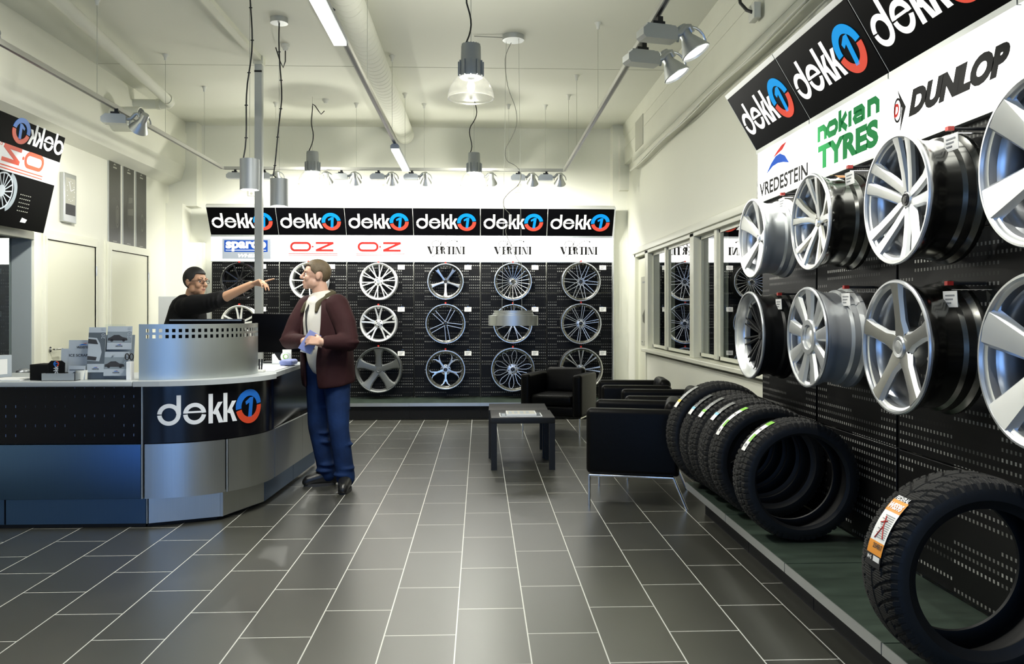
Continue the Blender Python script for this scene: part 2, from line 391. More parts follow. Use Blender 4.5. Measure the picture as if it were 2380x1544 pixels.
# dim rooms behind the two inner windows
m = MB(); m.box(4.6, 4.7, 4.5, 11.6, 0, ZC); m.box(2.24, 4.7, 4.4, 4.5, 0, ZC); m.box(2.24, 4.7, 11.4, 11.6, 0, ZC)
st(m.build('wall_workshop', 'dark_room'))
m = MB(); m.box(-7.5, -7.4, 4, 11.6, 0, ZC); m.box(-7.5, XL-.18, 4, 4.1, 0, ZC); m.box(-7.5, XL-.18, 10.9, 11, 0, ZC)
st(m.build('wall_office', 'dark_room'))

# window_1: long strip of sliding panes in the right wall
m = MB(); x0, x1 = 1.985, 2.14
for a, b in ((9.70, 9.80), (7.60, 7.74), (5.55, 5.62)): m.box(x0, x1, a, b, .93, 2.10)
for a, b in ((8.84, 8.90), (6.92, 7.00)): m.box(x0+.02, x1-.03, a, b, .95, 2.08)
m.box(1.985, 2.14, 5.55, 10.55, 2.06, 2.13); m.box(1.965, 2.14, 5.55, 10.60, 2.10, 2.17)
w1 = st(m.build('window_1', 'trim_paint', bevel=.006))
for k, (a, b) in enumerate(((8.90, 9.70), (7.74, 8.84), (7.0, 7.6), (5.62, 6.92))):
    m = MB(); x = 2.04 if k % 2 else 2.06
    for q in ((a, a+.03, .95, 2.07), (b-.03, b, .95, 2.07)): m.box(x-.012, x+.012, *q)
    m.box(x-.012, x+.012, a, b, .95, .98); m.box(x-.012, x+.012, a, b, 2.03, 2.07); m.build('sash', 'trim_paint', w1)
    box('pane', (x-.003, x+.003, a+.03, b-.03, .98, 2.03), 'glass', w1)
box('sill', (1.93, 2.2, 5.55, 9.82, .89, .93), 'trim_paint', w1, bevel=.008)
m = MB().tube([(2.05, 5.6, .865), (2.052, 6.6, .855), (2.05, 7.8, .862), (2.052, 8.9, .85), (2.05, 9.75, .86)], .006); m.build('sill_cable', 'cable_grey', w1)
# door_1 right, narrow door at the far end of the window strip
d = st(box('door_1', (2.03, 2.07, 9.86, 10.48, 0, 2.03), 'door_paint'))
m = MB(); m.box(1.985, 2.1, 10.48, 10.56, 0, 2.10); m.box(1.985, 2.1, 9.80, 9.86, 0, 2.10); m.build('frame', 'trim_paint', d)
MB().tube([(2.03, 9.93, 1.0), (1.985, 9.93, 1.0), (1.985, 10.04, 1.0)], .009).build('handle', 'chrome', d)
# window_2 left, beside the doors
m = MB(); x = XL
for (a, b, c, e) in ((7.80, 7.93, .72, 2.10), (6.3, 7.80, 2.03, 2.10)): m.box(x-.02, x+.025, a, b, c, e); 0 and m.box(x-.02, x+.04, a+.02 if b-a < .5 else a, b-.02 if b-a < .5 else b, c+(.02 if b-a > .5 else 0), e-.02)
m.box(x-.18, x+.06, 6.3, 7.93, .74, .78)
w2 = st(m.build('window_2', 'trim_paint', bevel=.004))
m = MB(); m.box(x-.20, x-.0, 7.79, 7.86, .78, 2.04); m.build('jamb', 'jamb_grey', w2)
box('pane', (x-.185, x-.178, 6.3, 7.79, .78, 2.04), 'glass', w2)
# doors 2 and 3 on the left wall
def left_door(name, a, b, zt, handle):
    d = st(box(name, (XL, XL+.03, a, b, 0, zt), 'door_paint', bevel=.004))
    m = MB()
    for i, (o, t) in enumerate(((.095, .02), (.07, .04), (.03, .05))):
        for y0, y1 in ((a-o, a-.001), (b+.001, b+o)): m.box(XL, XL+t, y0, y1, 0, zt+.0045)
        m.box(XL, XL+t, a-o, b+o, zt+.005, zt+o)
    m.build('frame', 'trim_paint', d)
    if handle:
        y = a+.07; x = XL+.03
        MB().cyl((x, y, 1.0), (x+.008, y, 1.0), .026, 20).build('handle_rose', 'chrome', d, 40)
        MB().tube([(x, y, 1.0), (x+.05, y, 1.0), (x+.055, y+.02, 1.0), (x+.055, y+.13, 1.0)], .009).build('handle', 'chrome', d, 40)
        m = MB().cyl((x, y, .86), (x+.008, y, .86), .026, 20); m.box(x, x+.011, y-.004, y+.004, .85, .87); m.build('lock', 'chrome', d, 40)
    for z in (.3, 1.75): MB().cyl((XL+.045, b+.004, z), (XL+.045, b+.004, z+.1), .008, 8).build('hinge', 'alu', d)
left_door('door_2', 7.99, 8.99, 2.05, True)
left_door('door_3', 9.36, 10.38, 2.05, False)

# ---------------- display bays: perforated back, base, brand light box and header sign ----------------
BW = .895
def letters(parent, name, mb, m): return mb.build(name, m, parent)
def brand_sparco(p, tx):
    box('backing', (-.30, .34, -.004, -.001, -.135, .135), 'box_grey', p)
    m = MB(); m.box(-.27, .30, -.007, -.004, -.04, .115); letters(p, 'blue_field', m, 'box_blue')
    put_text(MB(), 'sparco', -.25, .28, -.035, .10, T(0, -.009, 0), bold=.045).build('brand_lettering', 'letter_white', p)
    m = MB(); m.box(-.25, .28, -.009, -.008, -.022, -.014); m.build('underline', 'letter_white', p)
    put_text(MB(), 'WHEELS', -.09, .25, -.115, -.065, T(0, -.007, 0), bold=.04, shear=.25).build('brand_lettering', 'letter_white', p)
def oz_logo(p, M=None, mt='box_red', d=.002):
    m = MB(); pts = []
    for k in range(13): a = pi/2+pi*k/12; pts.append((-.235+.05*cos(a), .032+.05*sin(a)))
    for k in range(13): a = -pi/2+pi*k/12; pts.append((-.085+.05*cos(a), .032+.05*sin(a)))
    m.stroke(pts, .031, d, M, closed=True); m.ring(.0, .032, .014, 0, 0, 360, d, 10, M)
    m.stroke([(.04, .082), (.275, .082)], .030, d, M); m.stroke([(.275, .084), (.045, -.018)], .031, d+.0008, (M or Matrix()) @ T(0, -.0008, 0)); m.stroke([(.04, -.018), (.275, -.018)], .030, d, M)
    m.stroke([(-.32, -.06), (.33, -.06)], .009, d, M); m.stroke([(-.32, -.082), (.33, -.082)], .008, d, M)
    m.ring(.315, .085, .012, .009, 0, 360, d, 10, M)
    return m.build('brand_lettering', mt, p)
def brand_oz(p, tx): oz_logo(p, T(0, -.003, 0))
def brand_vertini(p, tx):
    m = MB(); xs = [(-.26, -.175), (-.165, -.105), (-.095, -.02), (-.01, .055), (.065, .09), (.10, .185), (.195, .22)]
    Mx = T(0, -.003, 0); z0, z1 = -.062, .036; z = (z0, z1)
    def stem(a, wd=.028): m.prism([(a, z0), (a+wd, z0), (a+wd, z1), (a, z1)], .002, Mx)
    def serif(a, b, zz): m.prism([(a, zz-.005), (b, zz-.005), (b, zz+.005), (a, zz+.005)], .002, Mx)
    m.prism([(-.265, z1), (-.228, z1), (-.20, z0), (-.224, z0)], .002, Mx); m.stroke([(-.212, z0), (-.185, z1)], .009, .002, Mx); serif(-.27, -.225, z1); serif(-.2, -.172, z1)
    stem(-.15); [serif(-.158, -.10, zz) for zz in (z0, z1)]; serif(-.125, -.105, -.012)
    stem(-.085); m.ring(-.055, .010, .027, .008, -90, 90, .002, 10, Mx); m.prism([(-.055, -.017), (-.038, -.017), (-.018, z0), (-.042, z0)], .002, Mx); serif(-.092, -.05, z1)
    stem(.015); serif(-.012, .062, z1); serif(.005, .047, z0)
    stem(.07); [serif(.063, .10, zz) for zz in (z0, z1)]
    m.prism([(.118, z1), (.142, z1), (.182, z0), (.158, z0)], .002, Mx); m.stroke([(.119, z0), (.119, z1)], .009, .002, Mx); m.stroke([(.183, z0), (.183, z1)], .009, .002, Mx); serif(.108, .13, z0); serif(.172, .195, z1)
    stem(.208); [serif(.20, .24, zz) for zz in (z0, z1)]
    m.build('brand_lettering', 'box_black', p)
    m = MB(); c = [(-.19, .05), (-.205, .075), (-.19, .105), (-.15, .12), (-.105, .11), (-.085, .08), (-.10, .05), (-.13, .045)]
    m.stroke(c, .007, .002, Mx); m.stroke([(-.075, .115), (-.085, .06), (-.09, .0), (-.06, -.01)], .008, .002, Mx)
    m.stroke([(-.2, -.1), (-.12, -.04), (-.03, .06), (.04, .115), (.10, .125), (.135, .11)], .007, .002, Mx); m.ring(.135, .108, .01, 0, 0, 360, .002, 10, Mx)
    m.build('script_initial', 'box_black', p)
def brand_vredestein(p, tx):
    put_text(MB(), 'VREDESTEIN', -.40, .41, -.135, -.045, T(0, -.003, 0), bold=.03).build('brand_lettering', 'box_black', p)
    MB().prism([(-.27, -.0), (-.18, .055), (-.10, .085), (-.03, .088), (.05, .06), (.12, .005), (.02, .025), (-.07, .035), (-.16, .03)], .002, T(0, -.003, 0)).build('blue_swoosh', 'box_blue', p)
    MB().prism([(-.15, .082), (-.08, .11), (.0, .135), (.08, .14), (.01, .105), (-.06, .095)], .002, T(0, -.003, 0)).build('red_swoosh', 'box_red', p)
def brand_nokian(p, tx):
    m = MB(); Mx = T(0, -.003, 0); wd = .034; z0, z1 = .035, .115
    def n_(x): m.stroke([(x, z0), (x, z1-.012), (x+.06, z1-.012), (x+.085, z1-.03), (x+.085, z0)], wd, .002, Mx)
    n_(-.34)
    m.stroke([(-.205, z1-.012), (-.135, z1-.012), (-.115, z1-.03), (-.115, z0+.03), (-.135, z0+.012), (-.205, z0+.012), (-.225, z0+.03), (-.225, z1-.03)], wd, .002, Mx, closed=True)
    m.stroke([(-.075, z0), (-.075, z1+.03)], wd, .002, Mx); m.stroke([(-.06, .075), (.0, z1)], wd, .002, Mx); m.stroke([(-.06, .075), (.005, z0)], wd, .002, Mx)
    m.stroke([(.04, z0), (.04, z1)], wd, .002, Mx)
    m.stroke([(.08, z1-.012), (.165, z1-.012), (.185, z1-.03), (.185, z0+.0)], wd, .002, Mx); m.stroke([(.18, z0+.012), (.105, z0+.012), (.09, z0+.03), (.11, z0+.045), (.17, z0+.045)], wd*.9, .002, Mx)
    n_(.245)
    m.build('brand_lettering', 'box_green', p)
    put_text(MB(), 'TYRES', -.35, .34, -.12, .012, T(0, -.003, 0), bold=.06).build('brand_lettering', 'box_green', p)
def brand_dunlop(p, tx):
    put_text(MB(), 'DUNLOP', -.29, .40, -.055, .06, T(0, -.003, 0), bold=.075, shear=.28).build('brand_lettering', 'box_black', p)
    m = MB().ring(-.385, -.0, .037, .030, 0, 360, .002, 28, T(0, -.003, 0), sx=.9, sz=1.5); m.prism([(-.385, .09), (-.315, .0), (-.365, -.1), (-.345, -.0)], .002, T(0, -.003, 0)); m.build('arrow_mark', 'box_black', p)
    put_text(MB(), 'D', -.408, -.365, -.03, .03, T(0, -.006, 0), bold=.05, shear=.2).build('brand_letter', 'box_red', p)

# one header's lettering, shared by all copies
LW, LB, LR = logo(.03)
hd_w, hd_b, hd_r = [b.mesh(n, mm) for b, n, mm in ((LW, 'logo_letters', 'letter_white'), (LB, 'logo_blue', 'letter_blue'), (LR, 'logo_red', 'letter_red'))]
HL = math.hypot(.22, .375); HA = math.atan2(.22, .375)
mk = MB().box(-BW/2+.004, BW/2-.004, 0, .03, 0, HL).mesh('sign_face', 'black_gloss')
mk2 = MB().box(-BW/2+.002, BW/2-.002, -.003, .045, HL-.026, HL+.004).box(-BW/2+.001, -BW/2+.004, -.001, .03, 0, HL).mesh('sign_edge', 'silver_bright')
mb_ = MB().box(-BW/2+.003, BW/2-.003, 0, .09, -.162, .162).mesh('light_panel', 'lightbox')
mf_ = MB().box(-BW/2+.002, BW/2-.002, -.012, .09, .160, .186).box(-BW/2+.002, BW/2-.002, -.004, .09, -.172, -.162).mesh('light_frame', 'alu')
PZ = [(.225, .682), (.687, 1.152), (1.157, 1.622), (1.627, 2.035)]
def bay(M, k, side, brand, dy, labels, zb=0):
    """M: bay frame at floor, local -y faces the room; light box front at y=0."""
    rz = M.to_euler().z; L = lambda x, y, z: tuple(M @ Vector((x, y, z)))
    lb, lh, ls = labels
    t = thing('display_bay', ls, 'display stand', L(0, 0, 0), rz, 'perforated display bays on the %s wall' % side)
    for z0, z1 in PZ:
        box('perforated_panel', (-BW/2+.008, BW/2-.008, .03, .045, z0+zb*(z0 > .3), z1+zb), 'pegboard', t, bevel=.003)
    m = MB()
    for s in ((-1,) if k < (5 if side == 'back' else 3) else (-1, 1)): m.box(s*(BW/2)-(.007 if s < 0 else .012), s*(BW/2)+(.007 if s < 0 else 0), .035, .07, .0, 2.025+zb)
    m.v = [(max(x, -BW/2+.0005), y, z) for x, y, z in m.v]
    m.build('upright', 'black_matt', t)
    m = MB().m(0).box(-BW/2+.001, BW/2-.001, -dy, .03, .185, .215).m(1).box(-BW/2+.001, BW/2-.001, -dy-.004, -dy, .175, .217); m.build('base_shelf', ['shelf_green', 'alu'], t)
    box('kick_panel', (-BW/2+.001, BW/2-.001, -dy+.13, -dy+.15, 0, .185), 'black_matt', t)
    if side == 'right' and k == 0: box('added_dark_sheet', (-BW/2+.001, -BW/2+.008, -.40, .03, .216, .72), 'black_matt', t)  # unseen dark sheet added so the view through the tyres stays black
    b = thing('light_box_sign', lb, 'lit sign', L(0, 0, 2.204+zb), rz, 'brand light boxes on the %s wall' % side)
    obj('light_panel', mb_, b); obj('light_frame', mf_, b); brand(b, None)
    h = thing('header_sign', lh, 'sign', L(0, 0, 2.378+zb), rz, 'black header signs over the %s wall display' % side)
    f = obj('sign_face', mk, h, rot=(HA, 0, 0)); obj('sign_edge', mk2, h, rot=(HA, 0, 0))
    s = .0765; 
    for n, me in (('logo_letters', hd_w), ('logo_blue', hd_b), ('logo_red', hd_r)):
        o = obj(n, me, f, (-.405, -.003, .115), (0, 0, 0), (s, s, s))
        o['label'] = {'logo_letters': 'white glowing letters', 'logo_blue': 'blue upper half of the round emblem', 'logo_red': 'red lower half of the round emblem'}[n]
    return t
ORD = ['leftmost', 'second from the left', 'third from the left', 'fourth from the left', 'fifth from the left', 'rightmost']
bl = ['blue and white logo light box, partly behind the grey pole', 'red double-letter logo light box above the customer in the maroon jacket', 'red double-letter logo light box just right of the customer, left of the script logos',
      'black script logo light box directly right of the red logos', 'black script logo light box above the hanging disc lamp', 'black script logo light box at the right end by the window wall']
for i in range(6):
    bay(T(-3.575+BW*(i+.5), 11.1, 0), i, 'back', (brand_sparco, brand_oz, brand_oz, brand_vertini, brand_vertini, brand_vertini)[i], .70,
        (bl[i], 'tilted black header sign with glowing white letters, %s on the back wall' % ORD[i], 'black perforated display bay with low base shelf, %s on the back wall' % ORD[i]))
rl = ['white light box with blue and red swoosh over black lettering', 'white light box with green lettering in two lines', 'white light box with heavy slanted black lettering and arrow emblem', 'blank white light box at the right edge above the last wheels']
ro = ['farthest from the camera on the right wall, beside the window', 'over the green lettered light box', 'over the slanted black lettering, cut by the frame top', 'nearest the camera on the right wall']
def no_brand(p, tx): pass
for i in range(4):
    bay(T(1.866, 5.476-.9*(i+.5), 0) @ RZ(-pi/2), i, 'right', (brand_vredestein, brand_nokian, brand_dunlop, no_brand)[i], .486,
        (rl[i], 'tilted black logo header sign %s' % ro[i], 'black perforated display bay %s' % ['behind the row of tyres, next to the window', 'behind the front tyre of the row', 'above the bare green shelf behind the single tyre', 'at the right edge behind the single tyre'][i]), zb=.05)
m = MB().prism([(11.13, .2), (11.02, .2), (11.02, 2.36), (10.86, 2.74), (10.90, 2.76), (11.13, 2.4)], .012, T(1.80, 0, 0) @ RZ(pi/2))
tag(m.build('end_panel', 'grey_paint'), 'thin grey end panel closing the right end of the back wall display', 'panel')

# display seen through the left window, in the office behind
t = thing('display_bay', 'dark perforated display in the office, seen through the left window', 'display stand', (-6.0, 9.6, 0))
MB().box(-.7, .65, 0, .03, .2, 1.9).build('perforated_panel', 'pegboard', t)
MB().box(-.7, .65, -.02, .03, 1.905, 2.2).build('sign_panel', 'lightbox', t)
put_text(MB(), 'VREDESTEIN', -.55, .51, 1.97, 2.06, T(0, -.024, 0), bold=.03).build('sign_lettering', 'poster_light', t)
# ---------------- alloy wheels ----------------
def arm_mb(mb, stt, Rr, thick=.10):
    """loft along r: stations (r, tangential offset, half width, depth of front) as fractions of Rr; local z is radial, -y front."""
    vs = []; th = thick*Rr
    for r, t, hw, yf in stt:
        r, t, hw, yf = r*Rr, t*Rr, hw*Rr, yf*Rr; c = min(hw*.5, .02*Rr+.25*hw)
        for x, y in ((-hw+c*.8, yf), (0, yf-.12*c), (hw-c*.8, yf), (hw, yf+c), (hw*.85, yf+th), (-hw*.85, yf+th), (-hw, yf+c)):
            X, r2 = t+x, math.hypot(t+x, r); lim = (.95 if y < .03 else .88)*Rr; q = min(1, lim/r2); vs.append((X*q, y, r*q))
    n = 7; b = len(mb.v); mb.v += vs
    for i in range(len(stt)-1):
        for k in range(n):
            k2 = (k+1) % n; mb.f.append([b+i*n+k, b+i*n+k2, b+(i+1)*n+k2, b+(i+1)*n+k]); mb.mi.append(0 if k in (0, 1) else 1)
    mb.f.append([b+k for k in range(n)][::-1]); mb.mi.append(1); mb.f.append([b+(len(stt)-1)*n+k for k in range(n)]); mb.mi.append(1)
def mir(a): return [(r, -t, h, y) for r, t, h, y in a]
def pair(a): return [a, mir(a)]
KD = {
 'ten': dict(n=10, arms=[[(.14, 0, .06, .14), (.45, 0, .04, .10), (.90, 0, .055, .05)]], hub=.24),
 'twinbig': dict(n=5, arms=pair([(.16, .05, .07, .12), (.55, .10, .06, .09), (.93, .17, .06, .03)]), hub=.24),
 'thin11': dict(n=11, arms=[[(.14, 0, .035, .14), (.5, 0, .028, .10), (.92, 0, .034, .05)]], hub=.22),
 'y10': dict(n=10, arms=[[(.16, 0, .045, .12), (.52, 0, .05, .09)]]+pair([(.40, .015, .03, .10), (.93, .10, .032, .04)]), hub=.25),
 'twin5': dict(n=5, arms=pair([(.14, .03, .07, .13), (.42, .06, .05, .10), (.70, .13, .048, .07), (.93, .20, .06, .03)])+[[(.80, 0, .05, .06), (.93, 0, .16, .03)]], hub=.24),
 'star5': dict(n=5, arms=[[(.10, 0, .16, .12), (.35, 0, .15, .11), (.60, 0, .15, .08), (.80, 0, .20, .05), (.93, 0, .30, .03)]], hub=.30),
 'chrstar': dict(n=5, arms=[[(.08, 0, .10, .16), (.30, 0, .075, .13), (.60, 0, .10, .10), (.84, 0, .16, .07)]], hub=.22, lipw=.84),
 'line5': dict(n=5, arms=pair([(.06, .060, .020, .08), (.88, .105, .022, .07)]), hub=.12, lipw=.88),
 'y5': dict(n=5, arms=[[(.10, 0, .10, .12), (.40, 0, .075, .10), (.60, 0, .09, .09)]]+pair([(.48, .02, .07, .10), (.70, .10, .06, .08), (.84, .28, .065, .06)]), hub=.28, lipw=.86),
 'multi': dict(n=22, arms=[[(.16, 0, .016, .12), (.5, 0, .019, .09), (.88, 0, .024, .05)]], hub=.22, lipw=.88),
 'split7': dict(n=7, arms=pair([(.14, .01, .03, .12), (.5, .035, .022, .09), (.88, .11, .022, .05)]), hub=.22, lipw=.88),
 'petal': dict(n=10, arms=pair([(.22, .01, .022, .12), (.42, .075, .020, .10), (.62, .115, .020, .08), (.78, .09, .020, .06), (.89, .01, .022, .05)]), hub=.27, lipw=.89),
 'mesh': dict(n=10, arms=pair([(.10, -.06, .022, .12), (.5, .08, .018, .09), (.90, .23, .022, .05)]), hub=.16, lipw=.89),
 'twin10': dict(n=10, arms=pair([(.18, .035, .018, .11), (.89, .062, .020, .05)]), hub=.24, lipw=.89),
 'fan8': dict(n=8, arms=pair([(.16, .01, .016, .12), (.5, .045, .032, .09), (.89, .11, .06, .05)]), hub=.22, lipw=.89),
 'facet5': dict(n=5, arms=[[(.08, 0, .10, .22), (.35, 0, .13, .17), (.66, 0, .18, .10), (.94, 0, .27, .02)]], hub=.20),
 'curve5': dict(n=5, arms=pair([(.10, .02, .075, .20), (.35, .05, .08, .16), (.62, .13, .085, .09), (.94, .25, .11, .02)]), hub=.22),
 'twin5b': dict(n=5, arms=pair([(.12, .075, .085, .20), (.40, .108, .095, .15), (.70, .145, .10, .08), (.94, .185, .13, .01)]), hub=.24),
 'deep10': dict(n=10, arms=pair([(.16, .02, .018, .30), (.45, .045, .02, .24), (.80, .075, .022, .17)]), hub=.20, lipw=.80, lipd=.18),
 'nine': dict(n=9, arms=[[(.26, 0, .095, .06), (.6, 0, .135, .05), (.95, 0, .18, .02)]], hub=.36, cap=.245),
 'star5b': dict(n=5, arms=[[(.05, 0, .17, .10), (.22, 0, .17, .09), (.40, 0, .125, .065), (.75, 0, .125, .03), (.95, 0, .165, .0)]], hub=.30, cap=.17),
 'wide5': dict(n=5, arms=[[(.1, 0, .14, .2), (.4, 0, .17, .13), (.7, 0, .22, .06), (.95, 0, .27, .0)]], hub=.26),
}
_wm = {}
def wheel_meshes(kind, Rr, w, face, side, lip, barrel, rivets):
    key = (kind, Rr, w, face, side, lip, barrel, rivets)
    if key in _wm: return _wm[key]
    K = KD[kind]; lw = K.get('lipw', .945)*Rr; ld = K.get('lipd', .05)*Rr
    m = MB(); p = [(Rr, .004), (Rr, .016), (Rr-.012, .021), (Rr-.013, .045), (Rr-.022, .060), (Rr-.027, w*.40), (Rr-.026, w*.62), (Rr-.015, w*.68), (Rr-.013, w-.042), (Rr-.017, w-.036), (Rr-.010, w-.028), (Rr-.001, w-.020), (Rr, w-.008), (Rr-.002, w), (Rr-.016, w)]
    m.lathe(p, 72, axis='y'); m.m(1).lathe([(Rr-.016, w), (Rr-.024, w-.03), (Rr-.040, w*.6), (Rr-.040, .075), (Rr-.030, .05), (lw, ld+.02)], 72, axis='y')
    bar = m.mesh('rim_barrel', [barrel, barrel if 'black' in barrel or barrel == 'wheel_black' else 'silver'], 32)
    m = MB(); m.lathe([(Rr, .012), (Rr+.001, .004), (Rr-.003, -.002), (Rr-.010, -.002), (Rr-.016, .006)], 72, axis='y'); m.m(1 if rivets else 0).lathe([(Rr-.016, .006), (lw+.004, ld*.7), (lw, ld), (lw-.012, ld+.004), (lw-.014, ld+.03)], 72, axis='y')
    if rivets:
        m.m(0)
        for k in range(30):
            a = 2*pi*k/30; rr = lw-.004; m.sphere((rr*cos(a), ld*.7, rr*sin(a)), .0050, 6)
    lp = m.mesh('rim_lip', [lip, 'barrel_dark'], 35)  # riveted wheels: dark reflection in the inner lip put into its colour
    m = MB(); [arm_mb(m, a, Rr) for a in K['arms']]; sp = m.mesh('spoke', [face, side], 30)
    h = K['hub']*Rr; y0 = min(a[0][3] for a in K['arms'])*Rr-(.005 if kind == 'nine' else 0); m = MB()
    m.lathe([(0, y0-.004), (h*.45, y0-.004), (h*.5, y0+.004), (h*.92, y0+.008), (h, y0+.02), (h, y0+.07), (0, y0+.07)] if kind != 'nine' else [(h*.66, y0+.03), (h*.66, y0+.002), (h*.70, y0-.003), (h*.95, y0-.003), (h, y0+.004), (h, y0+.05), (h*.66, y0+.05)], 40, axis='y'); hb = m.mesh('hub', face, 30)
    c = K.get('cap', .10)*Rr; y0 += .022*(kind == 'nine'); m = MB(); m.lathe([(0, y0-.011), (c*.55, y0-.010), (c*.6, y0-.008), (c*.9, y0-.010), (c, y0-.004), (c, y0+.01)], 32, axis='y'); y0 -= .022*(kind == 'nine'); cp = m.mesh('center_cap', 'silver_bright' if kind == 'nine' else 'barrel_black' if kind == 'twin5b' else 'silver' if kind == 'star5b' else side, 35)
    m = MB(); m.lathe([(0, -.003), (.006, -.003), (.0085, 0), (.0085, .012)], 10, axis='y'); bt = m.mesh('lug_nut', 'barrel_black' if kind != 'nine' else 'chrome', 35)
    _wm[key] = (bar, lp, sp, hb, cp, bt, y0, h, c); return _wm[key]
def wheel(label, loc, rz, D, kind, face, side, lip, barrel, group, w=.2, rot=0, rivets=False, nb=5):
    Rr = D/2; bar, lp, sp, hb, cp, bt, y0, h, c = wheel_meshes(kind, round(Rr, 3), w, face, side, lip, barrel, rivets)
    t = thing('alloy_wheel', label, 'wheel', loc, rz, group)
    obj('rim_barrel', bar, t); obj('rim_lip', lp, t); n = KD[kind]['n']
    for k in range(n): obj('spoke', sp, t, rot=(0, rot+2*pi*k/n, 0))
    obj('hub', hb, t, rot=(0, rot, 0)); obj('center_cap', cp, t)
    rb = h*.83 if kind == 'nine' else h*.72
    for k in range(nb):
        a = rot+pi/5*(kind != 'nine')+2*pi*k/nb; obj('lug_nut', bt, t, (rb*sin(a), y0+.003, rb*cos(a)))
    return t
# hooks the wheels hang on, and their price cards
hk = MB().box(-.011, .011, -.014, .03, -.012, .012); hk.tube([(0, .02, 0), (0, .22, 0)], .006); hkm = [MB().box(-.010, .010, -.012, .012, -.008, .008).mesh('knob', 'red'), MB().tube([(0, .02, 0), (0, .36, 0)], .006).mesh('bar', 'black_matt')]
def hook(label, loc, rz, group, ln=.30):
    t = thing('wheel_hook', label, 'hook', loc, rz, group); obj('knob', hkm[0], t); obj('bar', hkm[1], t, scale=(1, ln/.36, 1)); return t
cd = MB().box(-.045, .045, 0, .002, -.03, .03).mesh('card', 'white_card')
m = MB()
for k, z in enumerate((.014, .0, -.014)): m.box(-.03, .03-.012*k, -.0012, -.0004, z-.0025, z+.0025)
cdt = m.mesh('print_lines', 'ink_grey')
crod = MB().tube([(0, 0, 0), (0, .2, 0)], .0028, 6).mesh('rod', 'chrome')
cbr = MB().box(-.016, .016, -.012, 0, -.02, .012).box(-.010, .010, -.014, 0, -.05, -.02).mesh('bracket', 'acrylic')
def card(label, loc, rz, group, ln=.16, tilt=0):
    t = thing('price_card', label, 'price tag', loc, rz, group); c = obj('card', cd, t, (0, -.004, 0), (tilt, 0, 0)); obj('print_lines', cdt, c)
    obj('rod', crod, t, (0, 0, .034), scale=(1, ln/.2, 1)); obj('bracket', cbr, t, (0, ln, .034)); return t
gb, gr = 'wheels on the back wall display', 'wheels on the right wall display'
C = 'chrome_rim'
backw = [  # (u centre x, z, D, kind, face, side, lip, barrel, rivets, rot, label)
 (0, 0, .47, 'ten', 'wheel_black', 'wheel_black', 'wheel_black', 'wheel_black', 0, .3, 'gloss black ten spoke wheel beside the grey pole'),
 (0, 1, .48, 'twinbig', 'white_wheel', 'silver', 'white_wheel', 'silver', 0, 0, 'pale twin spoke wheel peeking over the counter screen'),
 (1, 0, .49, 'thin11', 'white_wheel', 'white_wheel', 'white_wheel', 'silver', 0, .2, 'white thin spoke wheel half hidden behind the customer\'s head'),
 (1, 1, .47, 'thin11', 'silver', 'silver', 'silver', 'silver', 0, 0, 'silver wheel almost wholly hidden behind the customer\'s shoulder'),
 (2, 0, .49, 'y10', 'white_wheel', 'silver', 'white_wheel', 'silver', 0, .15, 'bright silver wheel with many forked spokes, upper right of the customer'),
 (2, 1, .48, 'twin5', 'silver_bright', 'silver', 'silver_bright', 'silver', 0, 0, 'silver wheel with five split spokes beside the customer\'s elbow'),
 (2, 2, .605, 'star5', 'gunmetal', 'gunmetal', 'gunmetal', 'gunmetal', 0, 0, 'large dark grey wheel with five broad spokes, low beside the customer'),
 (3, 0, .48, 'chrstar', C, 'barrel_black', C, 'barrel_black', 1, .63, 'chrome wheel with five tapering star spokes on black, top row'),
 (3, 1, .525, 'line5', 'silver', 'wheel_black', C, 'barrel_black', 1, .48, 'black wheel with five twin line spokes'),
 (3, 2, .52, 'y5', C, 'wheel_black', C, 'barrel_black', 1, .63, 'chrome wheel with five forked arching spokes, bottom row'),
 (4, 0, .50, 'multi', C, 'barrel_black', C, 'barrel_black', 1, 0, 'chrome wheel with over twenty thin radial spokes'),
 (4, 1, .52, 'split7', C, 'wheel_black', C, 'barrel_black', 1, 0, 'chrome lipped wheel half covered by the hanging disc lamp'),
 (4, 2, .58, 'petal', 'silver', 'wheel_black', C, 'barrel_black', 1, .1, 'black wheel with silver petal loops, partly behind the far armchair'),
 (5, 0, .52, 'mesh', 'silver', 'wheel_black', C, 'barrel_black', 1, .1, 'black wheel with crossing mesh spokes, top right of the back wall'),
 (5, 1, .54, 'twin10', 'silver', 'wheel_black', C, 'barrel_black', 1, .15, 'black wheel with ten parallel twin spokes, right end of the middle row'),
 (5, 2, .58, 'fan8', 'silver', 'wheel_black', C, 'barrel_black', 1, 0, 'splayed spoke wheel half hidden behind the corner armchair')]
def short(l):
    l = l.split(',')[0]; ws = l.split()
    return ' '.join(ws[:11])
for (c, r, D, kind, face, side, lip, bar, rv, rot, lab) in backw:
    x = (-3.145, -2.247, -1.335, -.455, .435, 1.34)[c]; z = (1.765, 1.208, .60)[r]
    if c < 2: z = (1.77, 1.21)[r]
    wheel(lab, (x, 10.88, z), 0, D, kind, face, side, lip, bar, gb, w=.19, rot=rot, rivets=bool(rv))
    s = short(lab)
    hook('red tipped hook above the %s' % s, (x, 10.90, z+D/2+.014), 0, 'red wheel hooks, back wall', .22)
    card('white price card right of the %s' % s, (x+.295, 10.93, z+(.19 if r < 2 else .215)), 0, 'price cards, back wall', .19)
S_ = 'silver'
for zz, s_ in ((1.82, 'upper'), (1.34, 'lower')): card('white price card on the office display behind the left window, %s of two' % s_, (-5.43, 9.5, zz), 0, 'price cards, office', .1)
